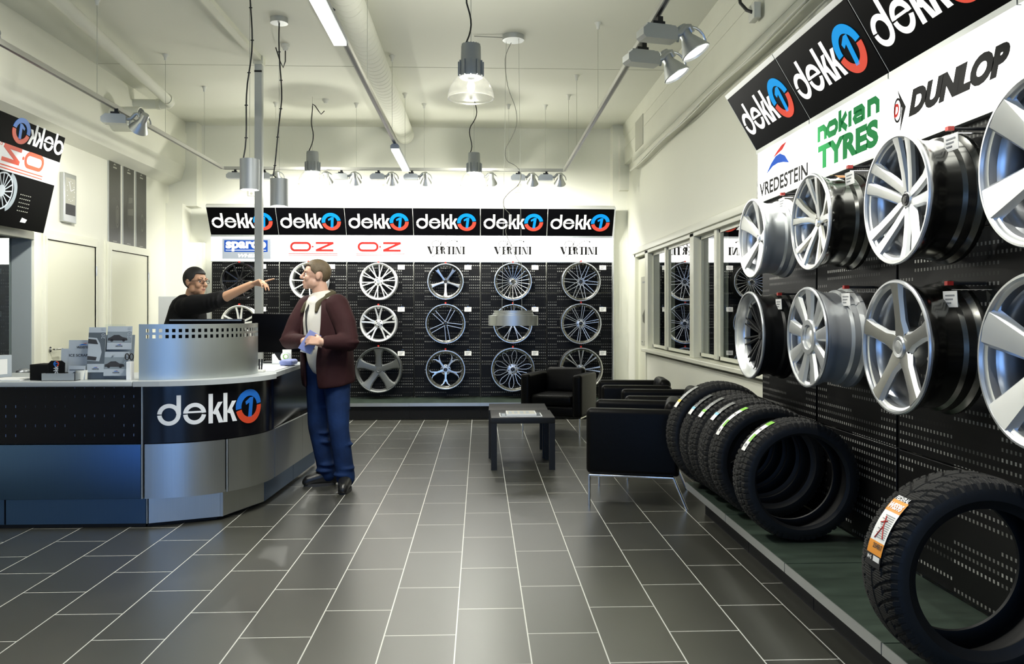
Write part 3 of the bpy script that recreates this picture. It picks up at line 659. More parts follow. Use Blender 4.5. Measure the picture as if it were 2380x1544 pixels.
rightw = [  # y, z, D, kind, face, side, lip, barrel, w, rot, face x, label
 (4.87, 1.795, .47, 'facet5', 'silver_bright', S_, 'silver_bright', 'barrel_silver', .21, .25, 'silver wheel with five wedge spokes, farthest of the upper row by the window'),
 (4.0, 1.798, .475, 'curve5', 'silver_bright', 'chrome_rim', 'silver_bright', 'barrel_dark', .22, .05, 'polished wheel with five curved split spokes and orange sticker on its barrel'),
 (3.165, 1.793, .508, 'twin5b', 'silver_bright', S_, 'silver_bright', 'barrel_dark', .225, .2, 'large silver wheel with five twin spokes under the slanted black lettering'),
 (2.36, 1.80, .52, 'wide5', S_, S_, S_, 'barrel_silver', .21, .5, 'wide spoke wheel cut by the right edge in the upper row'),
 (4.92, 1.215, .525, 'deep10', 'black', 'black_matt', 'silver', 'barrel_black', .21, .1, 'black thin spoke wheel with deep silver lip, lower row by the window'),
 (4.04, 1.228, .50, 'nine', S_, 'silver_bright', S_, 'barrel_silver', .21, .05, 'silver wheel with nine flat spokes and big round centre cap'),
 (3.17, 1.215, .528, 'star5b', 'silver_grey', 'silver_bright', S_, 'barrel_dark', .225, .0, 'large grey silver wheel with five straight star spokes, lower row'),
 (2.36, 1.205, .53, 'wide5', 'silver_bright', S_, S_, 'barrel_silver', .21, .1, 'wide spoke wheel cut by the right edge in the lower row')]
for (y, z, D, kind, face, side, lip, bar, w_, rot, lab) in rightw:
    t = wheel(lab, (1.62, y, z), -pi/2, D, kind, face, side, lip, bar, gr, w=w_, rot=rot, nb=10 if kind == 'nine' else 5)
    s = lab.split(',')[0].split(' and ')[0].split(' under')[0]
    s = short(s); hook('red tipped hook above the %s' % s, (1.755, y-.15, z+.245), -pi/2, 'red wheel hooks, right wall', .14)
    card('white rod card beside the %s' % s, (1.74, y-.19, z+.185), -pi/2, 'price cards, right wall', .155, tilt=.06)
    if kind == 'curve5':
        def patch(mb, R_, y0, y1, a0, a1, n=6):
            vs = [(R_*cos(a0+(a1-a0)*i/n), yy, R_*sin(a0+(a1-a0)*i/n)) for i in range(n+1) for yy in (y0, y1)]
            mb.add(vs, [(2*i, 2*i+1, 2*i+3, 2*i+2) for i in range(n)])
        for nm, mm, a, b_, y0, y1 in (('orange_sticker', 'orange', 62, 76, .10, .15), ('yellow_sticker', 'yellow', 74, 80, .07, .095), ('white_sticker', 'white_card', 80, 90, .03, .055)):
            q = MB(); patch(q, D/2-.0095 if y0 > .09 else D/2-.008, y0, y1, R(a), R(b_)); q.build(nm, mm, t)['label'] = nm.replace('_', ' ')+' on the barrel'

# ---------------- tyres ----------------
def tyre_mesh(Ro, Ri, W, pat, nseg=360):
    if pat == 'sport': nseg = 714
    cols = [(-.5, 1.0, 0)]; m = MB(); q = 44 if pat == 'sport' else 26
    prof = []   # (y, r, tread u or None)
    for k in range(q+1):
        u = -1+2*k/q; prof.append((u*W*.44, Ro-.012*abs(u)**3.2, u))
    sh = [(.485, -.030), (.50, -.045), (.495, -.065), (.46, -(Ro-Ri)*.8), (.43, -(Ro-Ri)+.008), (.41, -(Ro-Ri)), (.37, -(Ro-Ri)+.003), (.36, -(Ro-Ri)*.75), (.40, -.035)]
    right = [(W*a, Ro+b, None) for a, b in sh]; left = [(-W*a, Ro+b, None) for a, b in sh][::-1]
    full = left+prof+right; full = full[0:0]+full; n = len(full); vs = []
    for s in range(nseg):
        for (y, r, u) in full:
            rr = r
            if u is not None: rr = r-groove(pat, s/nseg, u, nseg)
            if u is None and abs(y) > W*.48 and r > Ro-.05 and pat != 'sport' and (s*64//nseg) % 2 == 0: rr = r-.002
            a = 2*pi*s/nseg; vs.append((rr*cos(a), y, rr*sin(a)))
    fs = []; mi = []
    for s in range(nseg):
        s2 = (s+1) % nseg
        for i in range(n):
            i2 = (i+1) % n; fs.append((s*n+i, s*n+i2, s2*n+i2, s2*n+i)); mi.append(0 if len(left)-1 <= i < len(left)+len(prof) else 1)
    m.v = vs; m.f = fs; m.mi = mi; return m.mesh('tyre_body', ['rubber', 'rubber_side'], 28)
def groove(pat, t, u, nseg):
    """depth of the tread pattern at (t around, u across)"""
    au = abs(u)
    if pat == 'sport':
        if au < .03: return .006
        f = (t*34+1.35*au**.75-.25*au) % 1
        if f < .13+.05*au and au > .05: return .007
        if au > .55 and .5 < f < .62: return .006
        if abs(au-.60) < .022 and f < .8: return .006
        return .0018 if (t*238) % 1 < .28 and au > .08 else 0
    if abs(au-.33) < .05 or abs(au-.70) < .045: return .008
    if au > .70: return .008 if (t*62) % 1 < .22 else (.002 if (t*310) % 1 < .3 else 0)
    return .008 if ((t*62+.5+(.6*u if pat == 'winter' else .9*au)) % 1) < .2 else (.0015 if (t*310) % 1 < .3 else 0)
def put_on(mb, Ro, a0, a1, y0, y1, lift=.0025, n=10):
    vs = [((Ro+lift-.012*abs(yy/ .088)**3.2)*cos(R(a0+(a1-a0)*i/n)) if 0 else (Ro+lift)*cos(R(a0+(a1-a0)*i/n)), yy, (Ro+lift)*sin(R(a0+(a1-a0)*i/n))) for i in range(n+1) for yy in (y0, y1)]
    mb.add(vs, [(2*i, 2*i+1, 2*i+3, 2*i+2) for i in range(n)]); return mb
def tyre(label, loc, D, W, pat, group, rz=0, Ri=.225, stick=None):
    t = thing('tyre', label, 'tyre', loc, rz, group); obj('tyre_body', tyre_mesh(D/2, Ri, W, pat), t); Ro = D/2
    for (nm, mm, a0, a1, y0, y1, lf) in stick or []: put_on(MB(), Ro, a0, a1, y0, y1, lf).build(nm, mm, t)
    return t
gt = 'tyres standing in a row on the shelf'
def strip(a0, a1, top, yc=-.02): # plain label strip: printed film above a white end
    return [('label_film', 'print_film', a0, a1, yc-.03, yc+.03, .002), ('label_end', 'white_card', a1-1, a1+9, yc-.032, yc+.032, .003), ('label_band', top, a1-1, a1+2.2, yc-.032, yc+.032, .0036)]
def gstrip(a0, a1, yc=-.01):
    return [('label_strip', 'white_card', a0, a1, yc-.026, yc+.026, .002), ('label_band', 'green_label', a0, a0+7, yc-.026, yc+.026, .003), ('label_band', 'green_label', a1-19, a1-10, yc-.026, yc+.004, .003), ('print_lines', 'ink_grey', a0+13, a0+15, yc-.016, yc+.016, .003), ('print_lines', 'ink_grey', a1-7, a1-4, yc-.014, yc+.012, .003)]
mat('print_film', (.30, .31, .32), .15, .6, noise=.9, nscale=60, bump=.5, bscale=40)
zb = .216
tyre('front tyre of the row with long white and green label strip on its tread', (1.585, 4.09, zb+.303), .606, .20, 'block', gt, Ri=.225, stick=gstrip(112, 152))
tyre('second tyre of the row from the front, white strip with green end', (1.59, 4.53, zb+.312), .624, .19, 'block', gt, Ri=.222, stick=gstrip(110, 152))
tyre('third tyre from the front with light blue topped white tag', (1.59, 4.735, zb+.318), .636, .185, 'winter', gt, Ri=.22, stick=strip(112, 133, 'cyan_label'))
tyre('tyre between two blue tagged ones, its tag with green dots', (1.585, 4.93, zb+.322), .644, .18, 'block', gt, Ri=.22, stick=strip(112, 136, 'green_label'))
tyre('second tyre from the window end, blue topped tag on its tread', (1.58, 5.12, zb+.324), .648, .17, 'winter', gt, Ri=.22, stick=strip(114, 138, 'cyan_label'))
tyre('last and tallest tyre of the row, nearest the armchairs', (1.56, 5.31, zb+.345), .69, .185, 'block', gt, Ri=.22, stick=strip(116, 140, 'yellow'))
bt = tyre('single low profile tyre in the right foreground with orange and white label', (1.55, 2.56, zb+.3125), .625, .215, 'sport', None, Ri=.218)
Ro = .3125; yc0, yc1 = -.055, .035
for nm, mm, a0, a1, y0, y1, lf in (('label_sheet', 'white_card', 137, 166, yc0, yc1, .003), ('orange_band', 'orange', 134.5, 142.5, yc0, yc1, .0036), ('orange_band', 'orange', 161.5, 169, yc0, yc1, .0036), ('black_end', 'black_matt', 169, 176, yc0, yc1, .0036), ('barcode', 'white_card', 169.6, 172.6, yc0+.006, yc0+.045, .0042)):
    put_on(MB(), Ro, a0, a1, y0, y1, lf).build(nm, mm, bt)
def wrap_text(s, a_top, h_deg, y0, y1, mm, bold=0, shear=0):
    q = MB(); vs, fs = text_tris(s, bold, shear)
    q.add([((Ro+.0048)*cos(R(a_top+h_deg*(1-b))), y1+(y0-y1)*a, (Ro+.0048)*sin(R(a_top+h_deg*(1-b)))) for a, b in vs], fs); q.build('label_lettering', mm, bt)
wrap_text('FEDERAL', 131.5, 3, yc0+.005, yc1-.005, 'white_card', .03, .3); wrap_text('WS595', 136.5, 4.6, yc0+.006, yc1-.004, 'white_card', .05, .2); wrap_text('215/45R17', 162.5, 3, yc0+.005, yc1-.03, 'ink', .03)
wrap_text('M+S', 170, 2.4, yc0+.055, yc1-.01, 'white_card', .03)
q = MB()
for k in range(12): put_on(q, Ro, 145+k*1.25, 145.5+k*1.25, yc0+.008, yc0+.008+random.uniform(.05, .072), .0042, 1)
q.build('print_lines', 'ink_grey', bt)
q = MB()
def wp(a, y): return ((Ro+.005)*cos(R(a)), y, (Ro+.005)*sin(R(a)))
for pth in (((146, .0), (152, -.012), (159, -.035)), ((152, -.012), (160, .01)), ((148.5, -.02), (150.5, .012))): q.tube([wp(*p) for p in pth], .002, 5)
q.build('red_figure_mark', 'red', bt)
# ---------------- reception counter ----------------
def RAYX(u, y): return ((u-1190)/1915+.0388)*y     # width on a depth plane, used for reading sizes off the photo
CX, CY = -2.1, 5.87
def path(r, a0, a1, n=14): return [(CX+r*sin(R(a0+(a1-a0)*k/n)), CY-r*cos(R(a0+(a1-a0)*k/n))) for k in range(n+1)]
def band(pts, z0, z1, th=.02):
    m = MB(); n = len(pts); P = [Vector(p) for p in pts]; I = []
    for i in range(n):
        d = (P[min(i+1, n-1)]-P[max(i-1, 0)]).normalized(); I.append(P[i]+Vector((-d.y, d.x))*th)
    vs = [(p.x, p.y, z) for z in (z0, z1) for p in P]+[(p.x, p.y, z) for z in (z0, z1) for p in I]
    f = []
    for i in range(n-1): f += [(i, i+1, n+i+1, n+i), (2*n+i+1, 2*n+i, 3*n+i, 3*n+i+1), (n+i, n+i+1, 3*n+i+1, 3*n+i), (i+1, i, 2*n+i, 2*n+i+1)]
    f += [(0, n, 3*n, 2*n), (n-1, 3*n-1, 4*n-1, 2*n-1)]
    return m.add(vs, f)
def slab(pts, z0, z1):
    n = len(pts); v = [(x, y, z0) for x, y in pts]+[(x, y, z1) for x, y in pts]
    return MB().add(v, [tuple(range(n))[::-1], tuple(range(n, 2*n))]+[(i, (i+1) % n, (i+1) % n+n, i+n) for i in range(n)])
peg_mat('fascia_perforated', (.004, .004, .006), (.10, .15, .28), 0, .06, .06)
nt = MATS['fascia_perforated'].node_tree
for nd in nt.nodes:
    if nd.type == 'MATH' and nd.operation == 'LESS_THAN': nd.inputs[1].default_value = .09 if abs(nd.inputs[1].default_value-.42) < .01 else .28
nt.nodes['Principled BSDF'].inputs['Roughness'].default_value = .2
F0 = 5.22
t = thing('counter_cabinet', 'straight counter front with black perforated fascia and steel panel with blue reflection in its colour, left', 'counter', (-2.56, 5.3, 0))
T0 = T(2.56, -5.3, 0)
def part(n, m, mm, p, sm=None, bevel=0):
    m.v = [tuple(T0 @ Vector(q)) for q in m.v]; return m.build(n, mm, p, sm, bevel)
part('fascia_panel', MB().box(-3.95, -2.112, F0+.005, F0+.025, .535, .888), 'fascia_perforated', t)
part('steel_panel', MB().box(-2.98, -2.112, F0, F0+.02, .19, .530), 'steel_reflection_tint', t, bevel=.003); part('steel_panel', MB().box(-3.95, -2.99, F0, F0+.02, .19, .530), 'steel_reflection_tint', t, bevel=.003)
part('plinth_panel', MB().box(-2.96, -2.10, 5.267, 5.285, .025, .188), 'steel_reflection_tint', t); part('plinth_panel', MB().box(-3.9, -2.97, 5.267, 5.285, .025, .188), 'steel_reflection_tint', t)
part('edge_strip', MB().box(-2.108, -2.100, F0-.004, F0+.03, .19, .888), 'alu', t); part('edge_strip', MB().box(-2.095, -2.088, 5.262, 5.29, .025, .188), 'alu', t)
part('carcass', MB().box(-3.95, -2.11, 5.29, 5.85, .0, .888), 'black_matt', t)
t = thing('counter_cabinet', 'curved counter corner with glossy black fascia carrying the large white logo', 'counter', (-2.0, 5.7, 0)); T0 = T(2.0, -5.7, 0)
fa = part('fascia_panel', band(path(.645, 0, 90, 28), .535, .890), 'black_lacquer', t, 30)
s = .0686
def onfascia(p):
    a = (.085+p[0]*s)/.645; r = .645+.003-(p[1])*.04
    return (CX+r*sin(a)+2.0, CY-r*cos(a)-5.7, .711+(p[2]-1)*s)
lw_, lb_, lr_ = logo(.03)
def dens(mb):   # subdivide long horizontals so the lettering follows the curve
    return mb
for b, n, mm in ((lw_, 'logo_letters', 'plain_white'), (lb_, 'logo_blue', 'plain_blue'), (lr_, 'logo_red', 'plain_red')):
    nv = MB()
    for f in b.f: nv.add([b.v[i] for i in f], [tuple(range(len(f)))])
    b.v = [onfascia(p) for p in b.v]
    o = b.build(n, mm, fa); o['label'] = {'logo_letters': 'white logo letters', 'logo_blue': 'blue upper half of the round emblem', 'logo_red': 'red lower half of the round emblem'}[n]
part('steel_panel', band(path(.65, 1, 44, 16), .19, .530), 'steel', t, 30); part('steel_panel', band(path(.65, 46, 90, 16), .19, .530), 'steel', t, 30)
part('edge_strip', MB().tube([(CX+.652*sin(R(45)), CY-.652*cos(R(45)), .19), (CX+.652*sin(R(45)), CY-.652*cos(R(45)), .53)], .006, 6), 'alu', t)
part('plinth_panel', band([(-2.082, 5.267), (-1.69, 5.43)], .025, .19), 'steel', t); part('plinth_panel', band([(-1.672, 5.45), (-1.516, 5.855)], .025, .19), 'steel', t)
part('edge_strip', MB().box(-1.69, -1.672, 5.432, 5.45, .025, .19), 'alu', t)
part('carcass', slab([(-2.1, 5.295), (-1.72, 5.47), (-1.56, 5.87), (-2.1, 5.87)], 0.0, .888), 'black_matt', t)
t = thing('counter_cabinet', 'straight counter side by the customer, dull steel below glossy black fascia', 'counter', (-1.6, 6.5, 0)); T0 = T(1.6, -6.5, 0)
part('fascia_panel', band([(-1.456, 5.88), (-1.485, 7.2)], .535, .890), 'black_lacquer', t)
part('steel_panel', band([(-1.447, 5.885), (-1.412, 6.62)], .19, .53), 'steel', t); part('steel_panel', band([(-1.412, 6.625), (-1.385, 7.2)], .19, .53), 'steel', t)
part('plinth_panel', band([(-1.514, 5.862), (-1.482, 6.6)], .025, .19), 'steel_reflection_tint', t); part('plinth_panel', band([(-1.482, 6.605), (-1.456, 7.33)], .025, .19), 'steel_reflection_tint', t)
part('carcass', slab([(-1.58, 5.90), (-1.55, 7.18), (-2.1, 7.18), (-2.1, 5.90)], 0, .888), 'black_matt', t)
o = slab([(-3.95, 5.19), (-2.155, 5.19), (-2.155, 6.0), (-3.95, 6.0)], .892, .924).build('worktop', 'worktop', None, bevel=.004)
tag(o, 'pale grey worktop on the straight left counter, carrying leaflets and boxes', 'worktop')
o = slab([(-2.15, 5.19), (-2.1, 5.19)]+path(.68, 4, 86, 16)[1:]+[(-1.455, 5.95), (-1.49, 7.25), (-2.25, 7.25), (-2.25, 6.1), (-2.15, 6.0)], .892, .924).build('worktop', 'worktop', None)
tag(o, 'pale grey worktop on the curved counter, under the perforated steel screen', 'worktop')
# curved privacy screen with two rows of square holes
m = MB(); SX, SY, SR = -2.12, 5.84, .55; cols = [(SX-.04, SY-SR)]; A = []
n = 24; cell = R(98)/n
edges = [-.06]
for k in range(n): edges += [(k+.26)*cell*1.0, (k+.78)*cell]
edges.append(n*cell)
def sp(a): return (SX+SR*a, SY-SR) if a < 0 else (SX+SR*sin(a), SY-SR*cos(a))
zs = [.924, 1.188, 1.210, 1.226, 1.248, 1.278]; N = len(edges)
vs = [(*sp(a), z) for z in zs for a in edges]
fs = [(j*N+i, j*N+i+1, (j+1)*N+i+1, (j+1)*N+i) for j in range(5) for i in range(N-1) if not (j in (1, 3) and i % 2 == 1)]
o = m.add(vs, fs).build('privacy_screen', 'steel_light', None, 60); sd = o.modifiers.new('Solidify', 'SOLIDIFY'); sd.thickness = .004; es = o.modifiers.new('EdgeSplit', 'EDGE_SPLIT'); es.split_angle = R(35)
tag(o, 'curved brushed steel screen with two rows of square holes, standing on the counter', 'screen')

# ---------------- things on the counter ----------------
WT = .9245
def cbox(name, label, cat, x0, x1, y0, y1, z0, z1, mm, bevel=.002, grp=None):
    o = MB().box(x0-(x0+x1)/2, (x1-x0)/2, -(y1-y0)/2, (y1-y0)/2, 0, z1-z0).build(name, mm, None, bevel=bevel, loc=((x0+x1)/2, (y0+y1)/2, z0)); return tag(o, label, cat, grp)
y = 5.32
t = thing('ring_binder', 'pale blue ring binder standing at the left end of the counter', 'binder', (RAYX(6, 5.5), 5.5, WT), -.25)
MB().box(-.03, .03, -.14, .14, 0, .145).build('cover', 'leaflet', t, bevel=.003); MB().box(.031, .032, -.10, .10, .02, .12).build('spine_label', 'white_card', t)
cbox('paper_stack', 'loose white sheets lying at the left end of the counter', 'paper', RAYX(2, y), RAYX(80, y), 5.27, 5.5, WT, WT+.006, 'paper', 0)
cbox('black_box', 'low plain black box left of the silver tray on the counter', 'box', RAYX(92, 5.3), RAYX(134, 5.3), 5.30, 5.46, WT, WT+.10, 'box_black', .004)
t = thing('tray', 'open silver grey tray holding cards on the counter', 'tray', (RAYX(163, 5.3), 5.30, WT))
a, b = RAYX(126, 5.3)-RAYX(163, 5.3), RAYX(201, 5.3)-RAYX(163, 5.3)
m = MB().box(a, b, -.045, -.042, 0, .047).box(a, b, .075, .078, 0, .047).box(a, a+.003, -.045, .078, 0, .047).box(b-.003, b, -.045, .078, 0, .047).box(a, b, -.045, .078, 0, .003); m.build('tray_body', 'alu', t)
def upright(name, label, cat, xc, yc, w_, h, z, mm, tilt=.1, rz=0, th=.004, grp=None):
    t = thing(name, label, cat, (xc, yc, z), rz, grp); o = MB().box(-w_/2, w_/2, 0, th, 0, h).build('sheet', mm, t); o.rotation_euler = (-tilt, 0, 0); return t, o
t, o = upright('card_holder', 'upright black card with a small white, blue and red logo in the tray', 'card', RAYX(150, 5.3), 5.30, .115, .125, WT+.004, 'box_black', .05)
o.data.clear_geometry(); m = MB().prism([(-.05, 0), (.055, 0), (.055, .105), (.035, .12), (-.03, .12), (-.05, .10)], .004); o.data.from_pydata(m.v, [], m.f)
for nm, src, mm in (('logo_letters', LW, 'plain_white'), ('logo_blue', LB, 'plain_blue'), ('logo_red', LR, 'plain_red')):
    q = obj(nm, src.mesh(nm, mm), o, (.015, -.0012, .008), (0, -pi/2, 0), (.0105, .02, .0105))
t, o = upright('card_stack', 'glossy card with silver pictures beside the black logo card in the tray', 'card', RAYX(190, 5.3), 5.335, .105, .085, WT+.004, 'leaflet', .12)
m = MB().box(-.04, .04, -.001, 0, .01, .028).box(-.045, .045, -.001, 0, .056, .062); m.prism([(-.03, .03), (.03, .03), (.045, .045), (.0, .05), (-.02, .045)], -.001); m.build('print', 'leaflet_dark', o)
tag(MB().lathe([(0, 0), (.034, 0), (.036, .06), (.033, .06), (.031, .004), (0, .004)], 24).build('pot', 'cup_white', None, 40, loc=(RAYX(208, 5.36), 5.36, WT)), 'small cream pot between the tray and the leaflet stand', 'pot')
def emblem(o, x, z, s, txt='VREDESTEIN', y=-.0015):
    put_text(MB(), txt, x-.5*s, x+.5*s, z-.10*s, z+.06*s, T(0, y, 0), bold=.03).build('leaflet_lettering', 'ink', o)
    MB().prism([(x-.35*s, z+.12*s), (x-.1*s, z+.23*s), (x+.12*s, z+.22*s), (x+.42*s, z+.10*s), (x+.1*s, z+.16*s)], .0005, T(0, y, 0)).build('blue_swoosh', 'plain_blue', o)
    MB().prism([(x-.05*s, z+.25*s), (x+.3*s, z+.34*s), (x+.15*s, z+.25*s)], .0005, T(0, y, 0)).build('red_swoosh', 'plain_red', o)
t, o = upright('display_carton', 'pale grey upright carton with ice scraper lettering behind the tray', 'carton', RAYX(204, 5.42), 5.42, .155, .25, WT, 'leaflet', .08, th=.03)
emblem(o, .015, .205, .085); put_text(MB(), 'ICE SCRAPER', -.072, .075, .143, .160, T(0, -.0015, 0), bold=.01).build('carton_lettering', 'ink', o)
MB().box(-.125, -.078, .002, .03, 0, .195).build('carton_wing', 'leaflet', o)
# clear leaflet stand
t = thing('leaflet_stand', 'clear acrylic leaflet stand next to the steel screen', 'leaflet stand', (RAYX(266, 5.36), 5.36, WT))
o = MB().box(-.135, .14, .045, .049, 0, .29).build('back_sheet', 'leaflet_mid', t); o.rotation_euler = (-.12, 0, 0); o = MB().box(-.06, .07, .056, .060, 0, .36).build('clear_sheet', 'acrylic', t); o.rotation_euler = (-.12, 0, 0)
MB().box(-.13, .14, -.06, .06, 0, .004).build('base', 'acrylic', t)
for (px, pz) in ((-.115, .055), (-.045, .055), (.035, .032), (.11, .032), (.03, .155), (.115, .155)): MB().cyl((px, .01, pz), (px, .045-.12*.0, pz), .005, 8).build('peg', 'chrome', t)
def car_side(m, x, z, s):
    m.prism([(x-.5*s, z), (x-.5*s, z+.12*s), (x-.36*s, z+.17*s), (x-.2*s, z+.28*s), (x+.05*s, z+.29*s), (x+.22*s, z+.18*s), (x+.45*s, z+.13*s), (x+.5*s, z+.02*s), (x+.45*s, z)], .0004)
    for q in (-.3, .3): m.ring(x+q*s, z+.01*s, .075*s, 0, 0, 360, .0006, 14)
def leaf(label, x, z, w_, h, big=False):
    t, o = upright('leaflet', label, 'leaflet', RAYX(266, 5.36)+x, 5.372-(.0 if z > .1 else .01)+.12*0+z*.12*.9, w_, h, WT+z, 'leaflet', .12, grp='grey leaflets on the clear stand')
    m = MB(); m.box(-w_/2, w_/2, -.0008, 0, .045 if not big else .055, h-.035); m.build('picture_field', 'leaflet_dark' if big else 'leaflet_mid', o)
    m = MB()
    if big:
        m.prism([(-w_/2, .075), (.022, .07), (.034, .13), (.02, .185), (.0, .22), (-w_/2, .225)], .0004); m.build('car_picture', 'leaflet', o).location = (0, -.0014, 0)
        q = MB().prism([(-w_/2, .08), (.0, .075), (.005, .098), (-w_/2, .105)], .0004).prism([(-w_/2, .185), (.01, .18), (-.005, .21), (-w_/2, .215)], .0004); q.build('car_windscreen', 'ink', o).location = (0, -.002, 0)
    else:
        car_side(m, -.01, .058, .125); m.build('car_picture', 'ink', o).location = (0, -.0014, 0)
    M_ = T(w_/2-.016, -.002, h-.075) @ RY(-pi/2); put_text(MB(), '2010', 0, .07, -.011, .011, M_).build('year_lettering', 'leaflet', o)
    emblem(o, 0, .022, .045)
leaf('tall grey leaflet with a large dark car front on the clear stand', -.08, .045, .108, .29, True)
leaf('upper right grey leaflet with a small dark car side view', .058, .19, .155, .15)
leaf('lower right grey leaflet with a small dark car side view', .05, .022, .155, .155)
t = thing('pen_holder', 'white upright paper holder left of the steel screen', 'holder', (RAYX(317, 5.34), 5.34, WT)); MB().box(-.012, .012, -.03, .03, 0, .115).build('box_body', 'paper', t)
t = thing('scissors', 'black handled scissors standing in the white holder', 'scissors', (RAYX(315, 5.35), 5.35, WT+.10))
m = MB()
for sgn in (-1, 1): m.tube([(.014*sgn+.012*cos(a*pi/6), 0, .045+.02*sin(a*pi/6)) for a in range(13)], .0035, 6)
m.build('handles', 'black', t); MB().box(-.008, .008, -.001, .001, -.08, .03).build('blade', 'chrome', t)
# staff monitor behind the screen
t = thing('monitor', 'black monitor seen from behind over the top of the steel screen', 'monitor', (-1.97, 6.0, WT))
m = MB().box(-.265, .265, 0, .05, .09, .382); m.build('screen_body', 'black_gloss', t, bevel=.006); MB().box(-.255, .255, -.004, .0, .368, .378).build('top_edge', 'grey_metal', t); MB().box(-.03, .03, .01, .04, 0, .15).build('stand', 'black', t); MB().box(-.11, .11, -.05, .12, 0, .012).build('foot', 'black', t)
t = thing('monitor', 'black monitor standing at an angle between the steel screen and the customer', 'monitor', (-1.74, 7.12, WT), .12)
MB().box(-.20, .28, -.02, .02, .09, .42).build('screen_body', 'black_gloss', t, bevel=.006); MB().box(-.02, .06, .0, .03, 0, .12).build('stand', 'black', t); MB().box(-.1, .14, -.08, .1, 0, .012).build('foot', 'black', t)
put_text(MB(), 'MON', .015, .05, .098, .108, T(0, -.021, 0)).build('maker_mark', 'grey_paint', t) if False else None
t = thing('keyboard', 'grey keyboard lying on the counter in front of the angled monitor', 'keyboard', (-1.95, 6.72, WT), .1); MB().box(-.16, .16, -.06, .06, 0, .015).build('keyboard_body', 'leaflet_mid', t, bevel=.003)
m = MB()
for i in range(14):
    for j in range(5): m.box(-.15+i*.0215, -.133+i*.0215, -.05+j*.02, -.035+j*.02, .015, .019)
m.build('keys', 'black', t)['kind'] = 'stuff'
cbox('paper_stack', 'bright white papers spread on the counter in front of the customer', 'paper', -1.74, -1.49, 6.06, 6.5, WT, WT+.008, 'paper', 0)
cbox('paper_sheet', 'single white sheet beside the tape dispenser', 'paper', -1.76, -1.55, 6.52, 6.80, WT, WT+.004, 'paper', 0)
cbox('pen_tray', 'small white pen tray at the right end of the steel screen', 'pen tray', -1.63, -1.55, 5.96, 6.03, WT, WT+.018, 'socket_white', .003)
for k in range(3):
    o = MB().cyl((0, 0, 0), (.004*k-.004, .0, .075), .0065, 8).build('marker_pen', 'black', None, 40, loc=(-1.605+.016*k-.0, 6.0, WT+.0181)); tag(o, 'black marker pen standing in the white pen tray by the steel screen', 'pen', 'marker pens in the pen tray')
t = thing('tape_dispenser', 'white tape dispenser with a green ringed roll on the counter', 'tape dispenser', (-1.64, 6.93, WT), .1)
MB().prism([(-.09, 0), (.08, 0), (.085, .02), (.03, .03), (.0, .02), (-.04, .03), (-.075, .085), (-.09, .08)], .05).build('holder', 'plain_white', t, bevel=.004); m = MB().lathe([(.02, -.01), (.042, -.01), (.042, .01), (.02, .01)], 24, T(.02, .025, .06), axis='y'); m.build('tape_roll', 'plain_white', t, 40); MB().lathe([(.018, -.012), (.022, -.012), (.022, .012), (.018, .012)], 24, T(.02, .025, .06), axis='y').build('roll_core', 'green_label', t, 40)
t = thing('note_card', 'white note card standing behind the tape dispenser', 'card', (-1.63, 7.04, WT), 0); MB().box(-.04, .035, 0, .004, .0, .115).build('sheet', 'paper', t)
cbox('folder', 'lilac folded pad on the counter beside the customer', 'folder', -1.60, -1.49, 6.62, 6.82, WT+.0045, WT+.05, 'lilac', .02)
# sill items at window_2
o = MB().sphere((0, 0, .035), (.05, .08, .035), 16).build('computer_mouse', 'grey_metal', None, 60, loc=(-4.13, 7.62, .781)); tag(o, 'grey rounded handset lying on the left window sill', 'handset')
o = MB().cyl((0, 0, .007), (.05, -.17, .007), .007, 8).build('ballpoint_pen', 'plain_blue', None, 40, loc=(-4.12, 7.48, .781)); tag(o, 'blue pen lying on the left window sill', 'pen')
cbox('cabinet', 'plain grey cabinet standing behind the pointing man', 'cabinet', RAYX(380, 8.6), RAYX(470, 8.6), 8.6, 9.0, 0, 1.52, 'grey_paint', .005)

# ---------------- grey pole, ceiling trunking ----------------
t = thing('power_pole', 'square grey power pole rising from the counter desk to the ceiling', 'pole', (-2.2, 8.3, 0)); MB().box(-.036, .036, -.036, .036, 0, 3.84).build('pole', 'grey_paint', t, bevel=.004); MB().box(-.05, .05, -.05, .05, 3.82, 3.9).build('top_bracket', 'trim_paint', t); MB().box(-.037, .037, -.037, -.034, 3.74, 3.76).build('slot', 'black', t)
st(box('trim_6', (-2.235, -2.165, .5, 8.27, 3.85, 3.9), 'trim_paint'))

